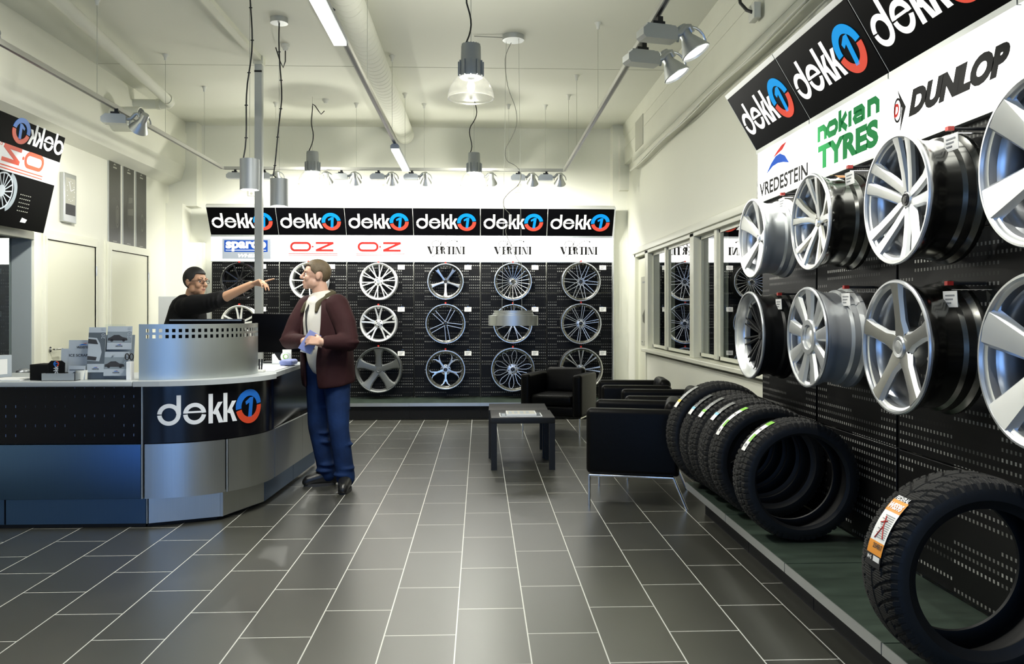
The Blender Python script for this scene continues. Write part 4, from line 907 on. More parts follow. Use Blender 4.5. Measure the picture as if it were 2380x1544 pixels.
# ---------------- coffee tables, magazines ----------------
def coffee_table(label, loc, rz):
    t = thing('coffee_table', label, 'coffee table', loc, rz, 'black square coffee tables'); MB().box(-.275, .275, -.275, .275, .40, .45).build('tabletop', 'wood_black', t, bevel=.002)
    for sx in (-1, 1):
        for sy in (-1, 1): MB().box(sx*.275-(.05 if sx > 0 else 0), sx*.275+(.05 if sx < 0 else 0), sy*.275-(.05 if sy > 0 else 0), sy*.275+(.05 if sy < 0 else 0), 0, .4).build('leg', 'wood_black', t)
coffee_table('black square coffee table with magazines on top, nearer of the pair', (.37, 7.335, 0), .0); coffee_table('bare black square coffee table behind the one with magazines', (.36, 7.90, 0), -.02)
def magazine(label, x0, x1, y0, y1, z0, z1, cov):
    cx_, cy_ = (x0+x1)/2, (y0+y1)/2; t = thing('magazine', label, 'magazine', (cx_, cy_, z0), 0, 'magazines on the near coffee table')
    MB().box(x0-cx_, x1-cx_, y0-cy_, y1-cy_, 0, z1-z0).build('pages', 'paper', t); a, b = x1-cx_, y1-cy_; zz = z1-z0
    MB().box(-a+.01, a-.01, -b+.01, b-.01, zz, zz+.0006).build('cover', cov, t); m = MB()
    for k in range(4): m.box(-a+.02+.05*k, -a+.05+.05*k, -b+.03+.02*(k % 2), b-.06, zz+.0006, zz+.001)
    m.build('cover_print', 'leaflet', t); return t
magazine('wider magazine lying at the bottom on the near coffee table', .17, .54, 7.11, 7.36, .4505, .457, 'leaflet_dark'); magazine('smaller pale magazine lying on top of the wider one', .23, .49, 7.13, 7.38, .4585, .474, 'shirt_white')

# ---------------- armchairs ----------------
def armchair(label, loc, rz):
    """local -y is the front"""
    t = thing('armchair', label, 'armchair', loc, rz, 'black leather armchairs in the waiting corner'); Wd, Dp = .70, .66
    for s in (-1, 1):
        m = MB().box(s*Wd/2-(.11 if s > 0 else 0), s*Wd/2+(.11 if s < 0 else 0), -Dp/2, Dp/2-.02, .225, .682)
        m.build('armrest', 'leather', t, bevel=.035, seg=5)
    o = MB().box(-Wd/2+.115, Wd/2-.115, -Dp/2+.02, .20, .34, .455).build('seat_cushion', 'leather', t, bevel=.035, seg=5)
    MB().box(-Wd/2+.01, Wd/2-.01, -Dp/2+.03, Dp/2-.02, .225, .335).build('base', 'leather', t, bevel=.02)
    o = MB().box(-Wd/2+.12, Wd/2-.12, -.06, .06, 0, .30).build('backrest', 'leather', t, bevel=.05, seg=5); o.location = (0, .225, .43); o.rotation_euler = (-.16, 0, 0)
    MB().box(-Wd/2+.112, Wd/2-.112, .27, .33, .3, .66).build('back_shell', 'leather', t, bevel=.025, seg=4)
    for s in (-1, 1):
        x = s*(Wd/2-.025); MB().tube([(x, -Dp/2+.02, .215), (x, Dp/2-.06, .215)], .011, 10).build('frame_rail', 'chrome', t, 40)
        MB().tube([(x, -Dp/2+.02, .215), (x, -Dp/2+.02, .0)], .011, 10).build('leg', 'chrome', t, 40); MB().tube([(x, Dp/2-.06, .215), (x+.0, Dp/2+.03, .0)], .011, 10).build('leg', 'chrome', t, 40)
    return t
armchair('nearest black leather armchair with chrome legs, its side towards the camera', (1.145, 5.99, 0), -pi/2+.30-.55)
armchair('middle black leather armchair of the row, behind the nearest one', (1.53, 6.86, 0), -pi/2-.12)
armchair('far black leather armchair of the row, in front of the corner one', (1.48, 7.86, 0), -pi/2-.10)
armchair('corner black leather armchair facing the camera in front of the back wall wheels', (.89, 9.21, 0), -.40)
# ---------------- track rails and lamps ----------------
ZR = 3.10
def rail(label, p, q, wires):
    p, q = Vector(p), Vector(q); L_ = (q-p).length; a = math.atan2((q-p).y, (q-p).x); t = thing('light_track', label, 'light track', p, a, 'suspended light tracks')
    MB().box(0, L_, -.018, .018, -.017, .017).build('track_profile', 'rail_grey', t); MB().box(.02, L_-.02, -.009, .009, -.0185, -.016).build('track_slot', 'black', t)
    for w_ in wires:
        MB().tube([(w_, 0, .017), (w_, 0, ZC-ZR)], .0022, 5).build('suspension_wire', 'wire', t); MB().lathe([(0, 0), (.012, 0), (.016, .03), (.03, .055), (.03, .06), (0, .06)], 14, T(w_, 0, ZC-ZR-.06)).build('ceiling_cup', 'socket_white', t, 40)
    return t
rail('left light track running along the left wall', (-3.1, 2.5, ZR), (-3.1, 10.05, ZR), (1.2, 4.3, 5.75, 6.9)); rail('right light track running along the right wall', (1.035, 1.2, ZR), (1.035, 10.05, ZR), (3.2, 6.0, 7.6, 8.4))
rail('centre light track carrying the two tube lamps', (-.87, 1.0, ZR), (-.87, 10.03, ZR), (3.0, 5.4, 7.2, 8.6)); rail('far light track crossing in front of the back wall', (-3.1, 10.07, ZR), (1.035, 10.07, ZR), (.63, 1.6, 2.42, 3.45, 3.9))
bm = MB().prism([(-.10, -.03), (-.085, -.045), (.10, -.045), (.10, .015), (.085, .03), (-.07, .03), (-.10, .005)], .09, T(0, -.045, 0)).box(-.07, .07, -.030, .030, .03, .038).mesh('driver_box', 'alu', 30); am = MB().box(-.03, .04, -.014, .014, .03, .058).box(.0, .03, -.01, .01, .05, .085).mesh('track_adapter', 'black')
hm = MB().lathe([(.0, .12), (.03, .12), (.034, .10), (.034, .05), (.045, .03), (.075, -.03), (.082, -.045), (.078, -.05), (.07, -.03), (.03, .02), (0, .03)], 28).mesh('lamp_head', 'alu', 40)
for k in range(8): pass
hg = MB().lathe([(0, -.040), (.068, -.040), (.068, -.036), (0, -.036)], 24).mesh('lit_lens', 'lamp_glow')
nk = MB().tube([(.09, 0, 0), (.13, 0, .005), (.165, 0, .045), (.19, 0, .05), (.205, 0, .02)], .017, 10).mesh('swivel_arm', 'alu', 40)
bk = MB().tube([(.085*cos(a*pi/10), 0, .01+.09*sin(a*pi/10)) for a in range(11)], .007, 6).mesh('yoke', 'alu', 40)
def spotlamp(label, x, y, rz, tgt, W, s=1, ang=75, group='track spotlights', z=None):
    t = thing('spotlight', label, 'spotlight', (x, y, ZR-.10*s), rz, group); t.scale = (s, s, s)
    obj('driver_box', bm, t); obj('track_adapter', am, t); obj('swivel_arm', nk, t)
    c = Vector((.205, 0, -.05)); wp = T(x, y, ZR-.10*s) @ RZ(rz) @ (c*s); d = Vector(tgt)-wp; dl = RZ(-rz) @ d
    h = obj('lamp_head', hm, t, c); h.rotation_euler = dl.to_track_quat('-Z', 'Y').to_euler(); obj('lit_lens', hg, h); obj('yoke', bk, t, c, (0, 0, 0))
    spot(wp+d.normalized()*.07*s, tgt, W, ang); return t
BS = [(587, 'left end of the far track, behind the grey pole'), (653, 'far track behind the second hanging cylinder lamp'), (764, 'far track right of the left bell lamp'), (829, 'far track, second right of the left bell lamp'), (914, 'far track left of the tube lamp end'), (991, 'far track just right of the tube lamp end'), (1143, 'far track right of the centre far bell lamp'), (1239, 'far track right of the disc lamp cable'), (1303, 'right end of the far track by the corner')]
for u, l in BS:
    x = RAYX(u, 10.07)-.185
    spotlamp('small grey spotlight on the '+l, x, 10.07, 0, (x+.185, 11.15, 1.7), W_BACK*.92, .88, ang=150, group='small spotlights on the far track')
spotlamp('grey spotlight on the left track near the round wall vent', -3.1, 7.12, .15, (-4.1, 8.2, 1.5), W_LEFT, 1, 110, 'spotlights on the side tracks')
spotlamp('unseen grey spotlight added on the left track, brightening the left wall and ceiling', -3.1, 4.9, .15, (-4.1, 5.6, 2.6), W_LEFT, 1, 120, 'spotlights on the side tracks')  # added out of view to lift the left ceiling and wall
spotlamp('large grey spotlight on the right track, lower of the two at the top', 1.035, 5.25, .25, (1.86, 5.12, 1.8), W_RIGHT, 1.1, 62, 'spotlights on the side tracks')
spotlamp('large grey spotlight on the right track, cut by the top frame edge', 1.035, 4.78, .25, (1.86, 4.62, 1.8), W_RIGHT, 1.1, 62, 'spotlights on the side tracks')
spotlamp('unseen spotlight added on the right track, lighting the near wheels', 1.035, 3.4, .25, (1.75, 3.2, 1.55), W_RIGHT, 1.1, 75, 'spotlights on the side tracks')  # added out of view for light on the near wheels
spotlamp('unseen spotlight added at the near end of the right track', 1.035, 2.2, .25, (1.75, 2.2, 1.4), W_RIGHT, 1.1, 62, 'spotlights on the side tracks')  # likewise added out of view, for the nearest wheels
def tube_lamp(label, x, y0, y1, W):
    t = thing('tube_lamp', label, 'tube lamp', (x, y0, ZR-.02), 0, 'tube lamps under the centre track'); L_ = y1-y0
    MB().prism([(-.045, -.05), (.045, -.05), (.045, -.02), (.025, 0), (-.025, 0), (-.045, -.02)], L_).build('housing', 'grey_metal', t)
    MB().box(-.038, .038, .03, L_-.03, -.066, -.0505).build('lit_diffuser', 'tube_glow', t); o = area((x, (y0+y1)/2, ZR-.095), .07, W, sy=L_-.1); return t
tube_lamp('long tube lamp hanging under the centre track at the top of the picture', -.87, 3.95, 5.2, W_TUBE); tube_lamp('far tube lamp under the centre track above the back wall wheels', -.87, 8.45, 9.75, W_TUBE*.12)
# bell pendants with ribbed glass
def bell(label, x, y, z0, d, W, cable, vents=True):
    """z0 bottom rim; built at 0.33 m glass width"""
    t = thing('pendant_lamp', label, 'pendant lamp', (x, y, z0), 0, 'grey bell pendant lamps'); k = d/.33
    m = MB(); pr = [(.160, 0), (.165, .004), (.162, .03), (.150, .075), (.125, .12), (.095, .15), (.078, .158)]
    n = 72; vs = []
    for a in range(n):
        rr = 1+(.012 if a % 2 else -.0)
        for r, h in pr: vs.append((r*rr*cos(2*pi*a/n), r*rr*sin(2*pi*a/n), h))
    q = len(pr); m.add(vs, [(a*q+i, ((a+1) % n)*q+i, ((a+1) % n)*q+i+1, a*q+i+1) for a in range(n) for i in range(q-1)])
    g = m.build('glass_shade', 'ribbed_glass', t, 60); MB().lathe([(.158, -.003), (.167, -.003), (.167, .005), (.158, .005), (.158, -.003)], 48).build('glass_rim', 'ribbed_glass', t, 60)
    m = MB().lathe([(0, .15), (.082, .15), (.084, .16), (.084, .26), (.072, .275), (.070, .37), (.066, .385), (0, .385)], 32)
    for a in range(12): m.box(.083, .093, -.003, .003, .155, .262, RZ(a*pi/6))
    for a in range(20): m.box(.060, .0665, -.0035, .0035, .372, .388, RZ(a*pi/10))
    m.build('lamp_body', 'lamp_grey', t, 40); MB().sphere((0, 0, .085), (.028, .028, .045), 14).build('bulb', 'lamp_glow', t, 60)
    MB().lathe([(.03, .15), (.075, .148), (.07, .143), (.03, .145)], 28).build('reflector', 'silver_bright', t, 40)
    MB().tube([(p[0], p[1], p[2]) for p in cable], .006, 8).build('cable', 'cable_black', t, 60)
    MB().tube([(0, 0, .385), (0, 0, (ZC-z0)/k)], .002, 5).build('suspension_wire', 'wire', t)
    for c in t.children: c.scale = (k, k, k)
    point((x, y, z0+.03*k), W, .03); return t
def sway(z0, z1, amp, n=16, ph=0, top=(0, 0)):
    return [(amp*sin(k/n*2*pi+ph)*(1-abs(2*k/n-1))*1.2+top[0]*k/n-.05*(1-k/n)**6, top[1]*k/n, z0+(z1-z0)*k/n) for k in range(n+1)]
bell('large bell pendant lamp with ribbed glass shade, nearest to the camera', -.066, 6.0, 2.91, .335, W_BELL, sway(.37, 1.0, .03, ph=1))
bell('small looking bell pendant lamp far left, in front of the far track', RAYX(730, 9.8), 9.8, 2.865, .33, W_BELL, sway(.38, .92, .02)+[(.0, 0, .95), (.03, 0, .93), (.07, 0, .87), (.10, .0, .83), (.14, 0, .87)])
bell('bell pendant lamp in the centre distance, directly below the near one', RAYX(1102, 9.8), 9.8, 2.865, .33, W_BELL, sway(.38, 1.04, .06, ph=2.6))
def cylinder_lamp(label, x, y, z0, d, h, cable, W, canopy=None):
    t = thing('cylinder_lamp', label, 'pendant lamp', (x, y, z0), 0, 'grey cylinder pendant lamps'); r = d/2
    MB().lathe([(r-.004, .0), (r, .0), (r, h), (0, h), (0, h-.004), (r-.004, h-.006), (r-.004, 0)], 36).build('lamp_body', 'lamp_grey', t, 40); MB().lathe([(0, .012), (r-.006, .012)], 30).build('lit_lens', 'lamp_glow', t)
    MB().tube(cable, .006, 8).build('cable', 'cable_black', t, 60); MB().tube([(0, 0, h), (0, 0, ZC-z0)], .002, 5).build('suspension_wire', 'wire', t); m = MB()
    for p in cable[2:-1:3]: m.box(p[0]-.012, p[0]+.012, p[1]-.003, p[1]+.003, p[2]-.004, p[2]+.004)
    m.build('cable_ties', 'cable_black', t)
    if canopy: MB().lathe([(0, 0), (.075, 0), (.075, .045), (0, .045)], 30, T(canopy[0], canopy[1], ZC-z0-.045)).build('canopy', 'alu', t, 40)
    spot((x, y, z0-.005), (x, y+.001, 0), W, 110, .6, .05); return t
cylinder_lamp('front grey cylinder pendant lamp over the steel screen', RAYX(587, 6.5), 6.5, 2.309, .15, .238, sway(.238, 1.591, .03, ph=3), W_CYL)
cylinder_lamp('second grey cylinder pendant lamp hanging lower, right of the grey pole', RAYX(654, 7.2), 7.2, 2.273, .15, .235, [(-.015, 0, .235)]+sway(.27, 1.582, -.02, ph=1.2), W_CYL, (-.0, .0))
t = thing('ceiling_socket', 'white ceiling socket with looped black cable beside the round canopy', 'ceiling socket', (RAYX(668, 7.9), 7.9, ZC-.06)); MB().lathe([(0, 0), (.02, 0), (.03, .03), (.04, .035), (.04, .06), (0, .06)], 16).build('socket_body', 'socket_white', t, 40); MB().tube([(0, 0, 0), (0, 0, -.1), (-.02, 0, -.16), (-.05, 0, -.1), (-.09, 0, .03)], .006, 6).build('cable', 'cable_black', t, 60)
t = thing('ceiling_socket', 'white ceiling socket above the far left bell lamp', 'ceiling socket', (RAYX(760, 9.9), 9.9, ZC-.05)); MB().lathe([(0, 0), (.02, 0), (.03, .02), (.04, .03), (.04, .05), (0, .05)], 16).build('socket_body', 'socket_white', t, 40)
# disc pendant
x, y, z = .306, 7.57, 1.234
t = thing('disc_lamp', 'flat round grey disc lamp hanging low over the coffee tables', 'pendant lamp', (x, y, z)); MB().lathe([(0, .012), (.215, .012), (.225, 0), (.228, 0), (.228, .092), (.2, .095), (0, .095)], 56).build('disc_body', 'alu', t, 40); MB().lathe([(.19, .094), (.19, .108), (.18, .112), (.18, .138), (0, .138)], 48).build('upper_ring', 'alu', t, 40)
for a in (-.9, .8, 2.6): MB().tube([(.12*cos(a), .12*sin(a), .135), (.075*cos(a), .075*sin(a), ZC-z-.045)], .0018, 5).build('suspension_wire', 'wire', t); MB().cyl((.12*cos(a), .12*sin(a), .135), (.12*cos(a), .12*sin(a), .165), .009, 8).build('wire_grip', 'grey_metal', t, 40)
MB().lathe([(0, 0), (.10, 0), (.10, .045), (0, .045)], 36, T(0, 0, ZC-z-.045)).build('canopy', 'alu', t, 40)
cp = [(-.02, 2.6), (-.075, 2.45), (-.05, 2.2), (.02, 2.0), (.03, 1.85), (-.02, 1.72), (-.07, 1.62), (-.06, 1.52), (.02, 1.47), (.07, 1.40), (.05, 1.30), (-.04, 1.22), (-.09, 1.15), (-.08, 1.08), (-.03, 1.02), (-.03, .95), (-.07, .88), (-.05, .80), (.0, .70), (.03, .62), (.09, .52), (.08, .46), (.0, .40), (-.03, .30), (.0, .22), (.0, .14)]
cu = []
for i in range(len(cp)-1):
    p0, p1, p2, p3 = [Vector(cp[min(max(j, 0), len(cp)-1)]) for j in (i-1, i, i+1, i+2)]
    for k in range(4):
        f = k/4; q = .5*((2*p1)+(p2-p0)*f+(2*p0-5*p1+4*p2-p3)*f*f+(3*p1-p0-3*p2+p3)*f**3); cu.append((q.x, 0, q.y))
cu.append((0, 0, .14)); MB().tube(cu, .0035, 6).build('cable', 'cable_grey', t, 60)
MB().tube([(-.1, 0, ZC-z-.02), (-.36, .0, ZC-z-.01)], .004, 6).build('canopy_cable', 'cable_grey', t)

# ---------------- ducts, pipes, vent, small fittings ----------------
m = MB(); n = 110
prof = []
for k in range(68): prof += [(.122, k*.12), (.122, k*.12+.108), (.116, k*.12+.112)]
o = m.lathe(prof, 32, T(-1.02, 3.1, 3.77) @ RX(-pi/2)).build('spiral_duct', 'ceiling', None, 20); tag(o, 'white spiral ventilation duct running along the ceiling to the back wall', 'duct')
t = thing('waste_pipe', 'white pipe with elbow below the ceiling on the left', 'pipe', (-3.5, 9.4, 3.74)); MB().tube([(.35, -4.0, .03), (0, 0, .0)], .055, 20).build('long_pipe', 'ceiling', t, 60); MB().tube([(0, -.03, 0), (.0, .05, -.01), (-.03, .09, -.015), (-.10, .10, -.02), (-.46, .10, -.02)], .055, 20).build('elbow_pipe', 'ceiling', t, 60)
for p in ((.01, -.06, 0), (-.14, .10, -.02)): MB().lathe([(.055, -.02), (.062, -.02), (.062, .02), (.055, .02)], 20, T(*p) @ (RX(pi/2) if p[0] > 0 else RY(pi/2))).build('pipe_collar', 'trim_paint', t, 40)
t = thing('wall_vent', 'round white vent with mesh grille projecting from the left beam', 'vent', (-3.93, 9.0, 3.43)); MB().lathe([(.13, 0), (.135, .28), (.13, .30), (.12, .30), (.12, .0)], 36, RY(pi/2)).build('vent_body', 'wall', t, 40)
m = MB(); Mv = T(.29, 0, 0) @ RZ(pi/2)
for k in range(-6, 7):
    h = math.sqrt(max(.0, .12**2-(k*.018)**2)); m.box(k*.018-.003, k*.018+.003, -.002, .002, -h, h, Mv); m.box(-h, h, -.002, .002, k*.018-.003, k*.018+.003, Mv)
m.build('grille', 'grey_metal', t)
for (nm, lab, loc, rz) in (('wall_socket', 'white double socket box beside the swoosh light box', (1.985, 5.72, 2.22), -pi/2), ('wall_socket', 'white socket on the back wall above the left sign, behind the lamps', (RAYX(592, 11.34), 11.345, 3.0), 0), ('wall_socket', 'white socket on the back wall left of the centre, above the third sign', (RAYX(893, 11.34), 11.345, 3.07), 0), ('wall_socket', 'white socket on the back wall above the fifth sign', (RAYX(1204, 11.34), 11.345, 3.07), 0)):
    t = thing(nm, lab, 'socket', loc, rz, 'white wall sockets'); MB().box(-.045, .045, -.03, .012, -.06, .06).build('socket_plate', 'socket_white', t, bevel=.006); m = MB()
    for q in (-.028, .028): m.lathe([(0, -.0315), (.018, -.0315), (.018, -.03)], 16, T(0, 0, q), axis='y')
    m.build('socket_inset', 'seam', t)
t = thing('cable_conduit', 'grey cables clipped along the ledge on the right wall', 'cable', (1.93, 8, 3.16))
for k, (dz, r_) in enumerate(((0, .012), (-.02, .007))): MB().tube([(-.03, yy-8, dz+.01*sin(yy*3+k)) for yy in [2.6+.25*i for i in range(32)]], r_, 6).build('cable', 'trim_paint', t, 60)
t = thing('hanging_cable', 'thick black cable looping down to a white box on the right beam', 'cable', (1.9, 5.62, 3.42)); MB().box(-.03, .02, -.06, .06, -.05, .06).build('junction_box', 'socket_white', t, bevel=.006); MB().tube([(-.03, -.02, .0), (-.06, .0, .02), (-.08, .08, .10), (-.08, .12, .25), (-.08, .1, .46)], .012, 8).build('cable', 'cable_black', t, 60)
t = thing('hanging_cable', 'short black cable curving down beside the near tube lamp', 'cable', (-1.0, 4.9, ZC)); MB().tube([(-.15, 0, 0), (-.16, .1, -.2), (-.13, .2, -.4), (-.05, .28, -.55), (.09, .3, -.66)], .011, 8).build('cable', 'cable_black', t, 60)

# ---------------- left wall: tilted glossy panel with painted reflection, clock, posters ----------------
t = thing('tilted_screen', 'tilted black glossy panel with a painted reflection of the logo display high on the left wall', 'panel', (-4.0, 6.92, 2.08), pi/2)
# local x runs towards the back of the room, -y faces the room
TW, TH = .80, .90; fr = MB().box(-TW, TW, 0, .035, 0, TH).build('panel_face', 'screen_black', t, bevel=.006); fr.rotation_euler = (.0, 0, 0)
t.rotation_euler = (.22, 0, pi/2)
MB().box(-TW, TW, -.004, .0, .45, .665).build('painted_strip_reflection', 'plain_white', fr)  # from here the mirrored display is painted on as flat coloured parts
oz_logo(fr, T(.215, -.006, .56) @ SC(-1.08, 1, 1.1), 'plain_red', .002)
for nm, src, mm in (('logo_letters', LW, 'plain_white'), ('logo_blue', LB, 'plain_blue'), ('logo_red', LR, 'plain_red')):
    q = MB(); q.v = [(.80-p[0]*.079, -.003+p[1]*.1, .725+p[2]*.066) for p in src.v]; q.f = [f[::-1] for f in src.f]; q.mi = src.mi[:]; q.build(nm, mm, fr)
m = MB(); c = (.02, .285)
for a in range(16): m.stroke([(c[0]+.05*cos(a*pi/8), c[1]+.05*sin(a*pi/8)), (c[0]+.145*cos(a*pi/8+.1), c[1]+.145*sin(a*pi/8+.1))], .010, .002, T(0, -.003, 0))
m.ring(*c, .158, .145, 0, 360, .002, 40, T(0, -.003, 0)); m.ring(*c, .05, .0, 0, 360, .002, 20, T(0, -.003, 0)); m.build('painted_wheel_reflection', 'leaflet', fr)
MB().ring(c[0]+.05, c[1], .17, .125, -70, 75, .0015, 24, T(0, -.002, 0)).build('painted_barrel_reflection', 'leaflet_mid', fr)
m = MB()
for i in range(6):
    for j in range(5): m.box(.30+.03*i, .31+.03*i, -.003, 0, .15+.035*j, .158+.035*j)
m.build('painted_dot_reflection', 'poster_light', fr); MB().prism([(.38, .06), (.46, .06), (.48, .09), (.40, .10)], .002, T(0, -.003, 0)).build('corner_mark', 'plain_white', fr)
MB().box(-.05, .05, .035, .12, .2, .6).build('wall_bracket', 'black_matt', t)
t = thing('wall_clock', 'narrow grey wall clock on the left wall', 'clock', (XL, 8.43, 2.50), pi/2); MB().box(-.125, .125, -.045, 0, -.245, .245).build('case', 'alu', t, bevel=.006)
MB().box(-.095, .095, -.048, -.045, -.06, .20).build('dial', 'poster_light', t); MB().box(-.095, .095, -.048, -.045, -.17, -.062).build('lower_window', 'ink', t)
MB().stroke([(0, .07), (-.03, .16)], .008, .002, T(0, -.051, 0)).build('hour_hand', 'plain_white', t); MB().stroke([(0, .07), (.07, .10)], .006, .002, T(0, -.051, 0)).build('minute_hand', 'plain_white', t); m = MB()
for k in range(12): m.box(.075*sin(k*pi/6)-.004, .075*sin(k*pi/6)+.004, -.0495, -.048, .07+.1*cos(k*pi/6)-.004, .07+.1*cos(k*pi/6)+.004)
m.build('hour_marks', 'plain_white', t)
PN = ['left poster of three, dark with a car side and wheel', 'middle poster of three, dark with a high car front', 'right poster of three, dark with a low car front']
for k, yc in enumerate((9.51, 9.88, 10.24)):
    t = thing('poster', PN[k]+', left wall', 'poster', (XL, yc, 2.62-.0*k), pi/2, 'three dark car posters on the left wall'); W2, H2 = .145, .50
    MB().box(-W2-.012, W2+.012, -.012, 0, -H2-.012, H2+.012).build('frame', 'alu', t); MB().box(-W2, W2, -.0135, -.012, -H2, H2).build('print', 'poster_dark', t); m = MB(); Mx = T(0, -.0142, 0)
    m.prism([(-.04, .40), (-.005, .425), (.035, .40), (.005, .41)], .0005, Mx); m.box(-.045, .045, -.0142, -.0137, .37, .385); m.box(-.05, .05, -.0142, -.0137, -.46, -.455); m.build('poster_mark', 'poster_light', t); m = MB()
    if k == 0: m.prism([(-W2, -.02), (-.02, .05), (.06, .0), (.10, -.1), (.08, -.3), (-W2, -.33)], .0005, Mx)
    elif k == 1: m.prism([(-.05, .0), (-.02, .12), (.10, .14), (W2, .08), (W2, -.28), (-.03, -.26), (-.07, -.12)], .0005, Mx)
    else: m.prism([(-W2, .03), (-.02, .02), (.06, -.05), (.12, -.12), (.13, -.22), (.03, -.28), (-W2, -.26)], .0005, Mx)
    m.build('car_picture', 'poster_low', t); m = MB(); Mx = T(0, -.0148, 0)
    if k == 0: m.ring(.06, -.17, .13, .10, 0, 360, .0004, 30, Mx, sx=.42); m.ring(.06, -.17, .09, .0, 0, 360, .0004, 14, Mx, sx=.42)
    elif k == 1: m.prism([(-.03, -.05), (.12, -.03), (.12, -.11), (-.03, -.12)], .0004, Mx); m.prism([(-.01, .02), (.10, .04), (.10, .1), (.0, .09)], .0004, Mx)
    else: m.ring(.02, -.17, .11, .08, 0, 360, .0004, 30, Mx, sx=.4); m.prism([(.08, -.1), (.12, -.13), (.12, -.17), (.08, -.14)], .0004, Mx)
    m.build('car_highlights', 'poster_mid', t)
t = thing('poster', 'pale grey poster on the narrow door at the far right corner', 'poster', (2.028, 10.1, 1.42), -pi/2); MB().box(-.19, .17, -.004, 0, -.47, .38).build('print', 'poster_light', t); MB().prism([(-.1, -.1), (.05, -.02), (.1, -.1), (.05, -.2), (-.08, -.18)], .001, T(0, -.0055, 0)).build('tractor_picture', 'poster_mid', t); MB().box(-.1, .05, -.0052, -.004, .30, .32).build('poster_lettering', 'ink_grey', t)
t = thing('steel_shelving', 'grey slotted steel shelf uprights behind the right window', 'shelving', (3.2, 8.3, 0))
for yy in (-1.4, -.5, .5, 1.4): MB().box(-.02, .02, yy-.02, yy+.02, 0, 2.4).build('upright', 'jamb_grey', t)
for zz in (.6, 1.2, 1.8): MB().box(-.02, .4, -1.42, 1.42, zz, zz+.03).build('shelf', 'jamb_grey', t)
# ---------------- the two people ----------------
def cap(m, p, q, r1, r2=None, n=14):
    r2 = r1 if r2 is None else r2; p, q = Vector(p), Vector(q); m.tube([p, q], [r1, r2], n); m.sphere(p, r1, n); m.sphere(q, r2, n); return m
def chain(m, pts, rs, n=14):
    for i in range(len(pts)-1): cap(m, pts[i], pts[i+1], rs[i], rs[i+1], n)
    return m
def ell(m, c, r, M=None): m.sphere(c, r, 16, M); return m
def organic(m, name, mm, parent, vox, it=5, fac=.5):
    o = m.build(name, mm, parent); r = o.modifiers.new('Remesh', 'REMESH'); r.mode = 'VOXEL'; r.voxel_size = vox; r.use_smooth_shade = True
    s = o.modifiers.new('Smooth', 'SMOOTH'); s.iterations = it; s.factor = fac; return o
def head_shape(m, M, jaw=1.0):
    """face towards local -y, z up, chin at z=0, crown at .235"""
    ell(m, (0, .012, .142), (.074, .096, .094), M); ell(m, (0, -.035, .135), (.066, .055, .07), M); ell(m, (0, -.028, .062), (.056*jaw, .066, .056), M); ell(m, (0, -.072, .020), (.026*jaw, .022, .020), M)
    ell(m, (0, -.060, .045), (.040, .038, .034), M)
    for s in (-1, 1): ell(m, (s*.037, -.068, .088), (.024, .024, .026), M); ell(m, (s*.030, -.082, .141), (.028, .014, .010), M); ell(m, (s*.074, .012, .108), (.009, .021, .033), M); ell(m, (s*.047, -.012, .052), (.016, .034, .030), M); ell(m, (s*.031, -.0800, .1285), (.0155, .009, .0055), M); ell(m, (s*.031, -.078, .1095), (.015, .008, .005), M)
    m.add([], []); cap(m, M @ Vector((0, -.088, .132)), M @ Vector((0, -.113, .092)), .009, .013); ell(m, (0, -.106, .086), (.018, .013, .010), M); ell(m, (0, -.088, .060), (.026, .012, .010), M); ell(m, (0, -.086, .040), (.022, .012, .009), M)
def face_parts(root, body, M, hairm, lipm, glasses=False):
    for s in (-1, 1):
        e = MB().sphere((0, 0, 0), .0118, 14).build('eye', 'eye_white', body, 60); e.location = M @ Vector((s*.031, -.0755, .119))
        i = MB().sphere((0, 0, 0), .0072, 10).build('iris', 'iris', e, 60); i.location = M.to_3x3() @ Vector((s*.001, -.0068, 0))
        MB().tube([M @ Vector((s*(.014+.009*k), -.095+.0035*k*k*.6, .1455+.004*sin(k*.8))) for k in range(5)], [.0035, .004, .004, .0035, .002], 6).build('eyebrow', hairm, body, 60)
    ml = MB(); ell(ml, (0, -.094, .0575), (.021, .008, .0045), M); ell(ml, (0, -.092, .0485), (.019, .008, .0055), M); ml.build('lips', lipm, body, 60)
def hair_cap(body, M, mm, low=.10, front=.168, thick=.010):
    m = MB(); n = 40; vs = []; rows = 16
    for i in range(rows+1):
        for k in range(n):
            a = 2*pi*k/n; f = (1-cos(a+pi/2+pi/2))/2       # f=0 at the front (-y), 1 at the back
            ay = -cos(a); ax = sin(a)
            side = abs(ax); lim = front if ay > .55 else (front-.045 if ay > .2 else (.098 if ay > .0 else (low+.045 if ay > -.35 else low-.03)))
            t0 = math.acos(max(-1, min(1, (lim-.142)/.094))); t = t0*i/rows; w_ = thick*(1-.35*(i/rows)**6)
            vs.append(M @ Vector((ax*(.074+w_)*sin(t), .012-ay*(.096+w_)*sin(t)-(.012 if ay > .3 else 0)*sin(t), .142+(.094+w_)*cos(t))))
    fs = [(i*n+k, i*n+(k+1) % n, (i+1)*n+(k+1) % n, (i+1)*n+k) for i in range(rows) for k in range(n)]
    o = m.add(vs, fs).build('hair', mm, body, 60); s = o.modifiers.new('Solidify', 'SOLIDIFY'); s.thickness = .009; s.offset = -1; sb = o.modifiers.new('Smooth', 'SMOOTH'); sb.iterations = 3; return o
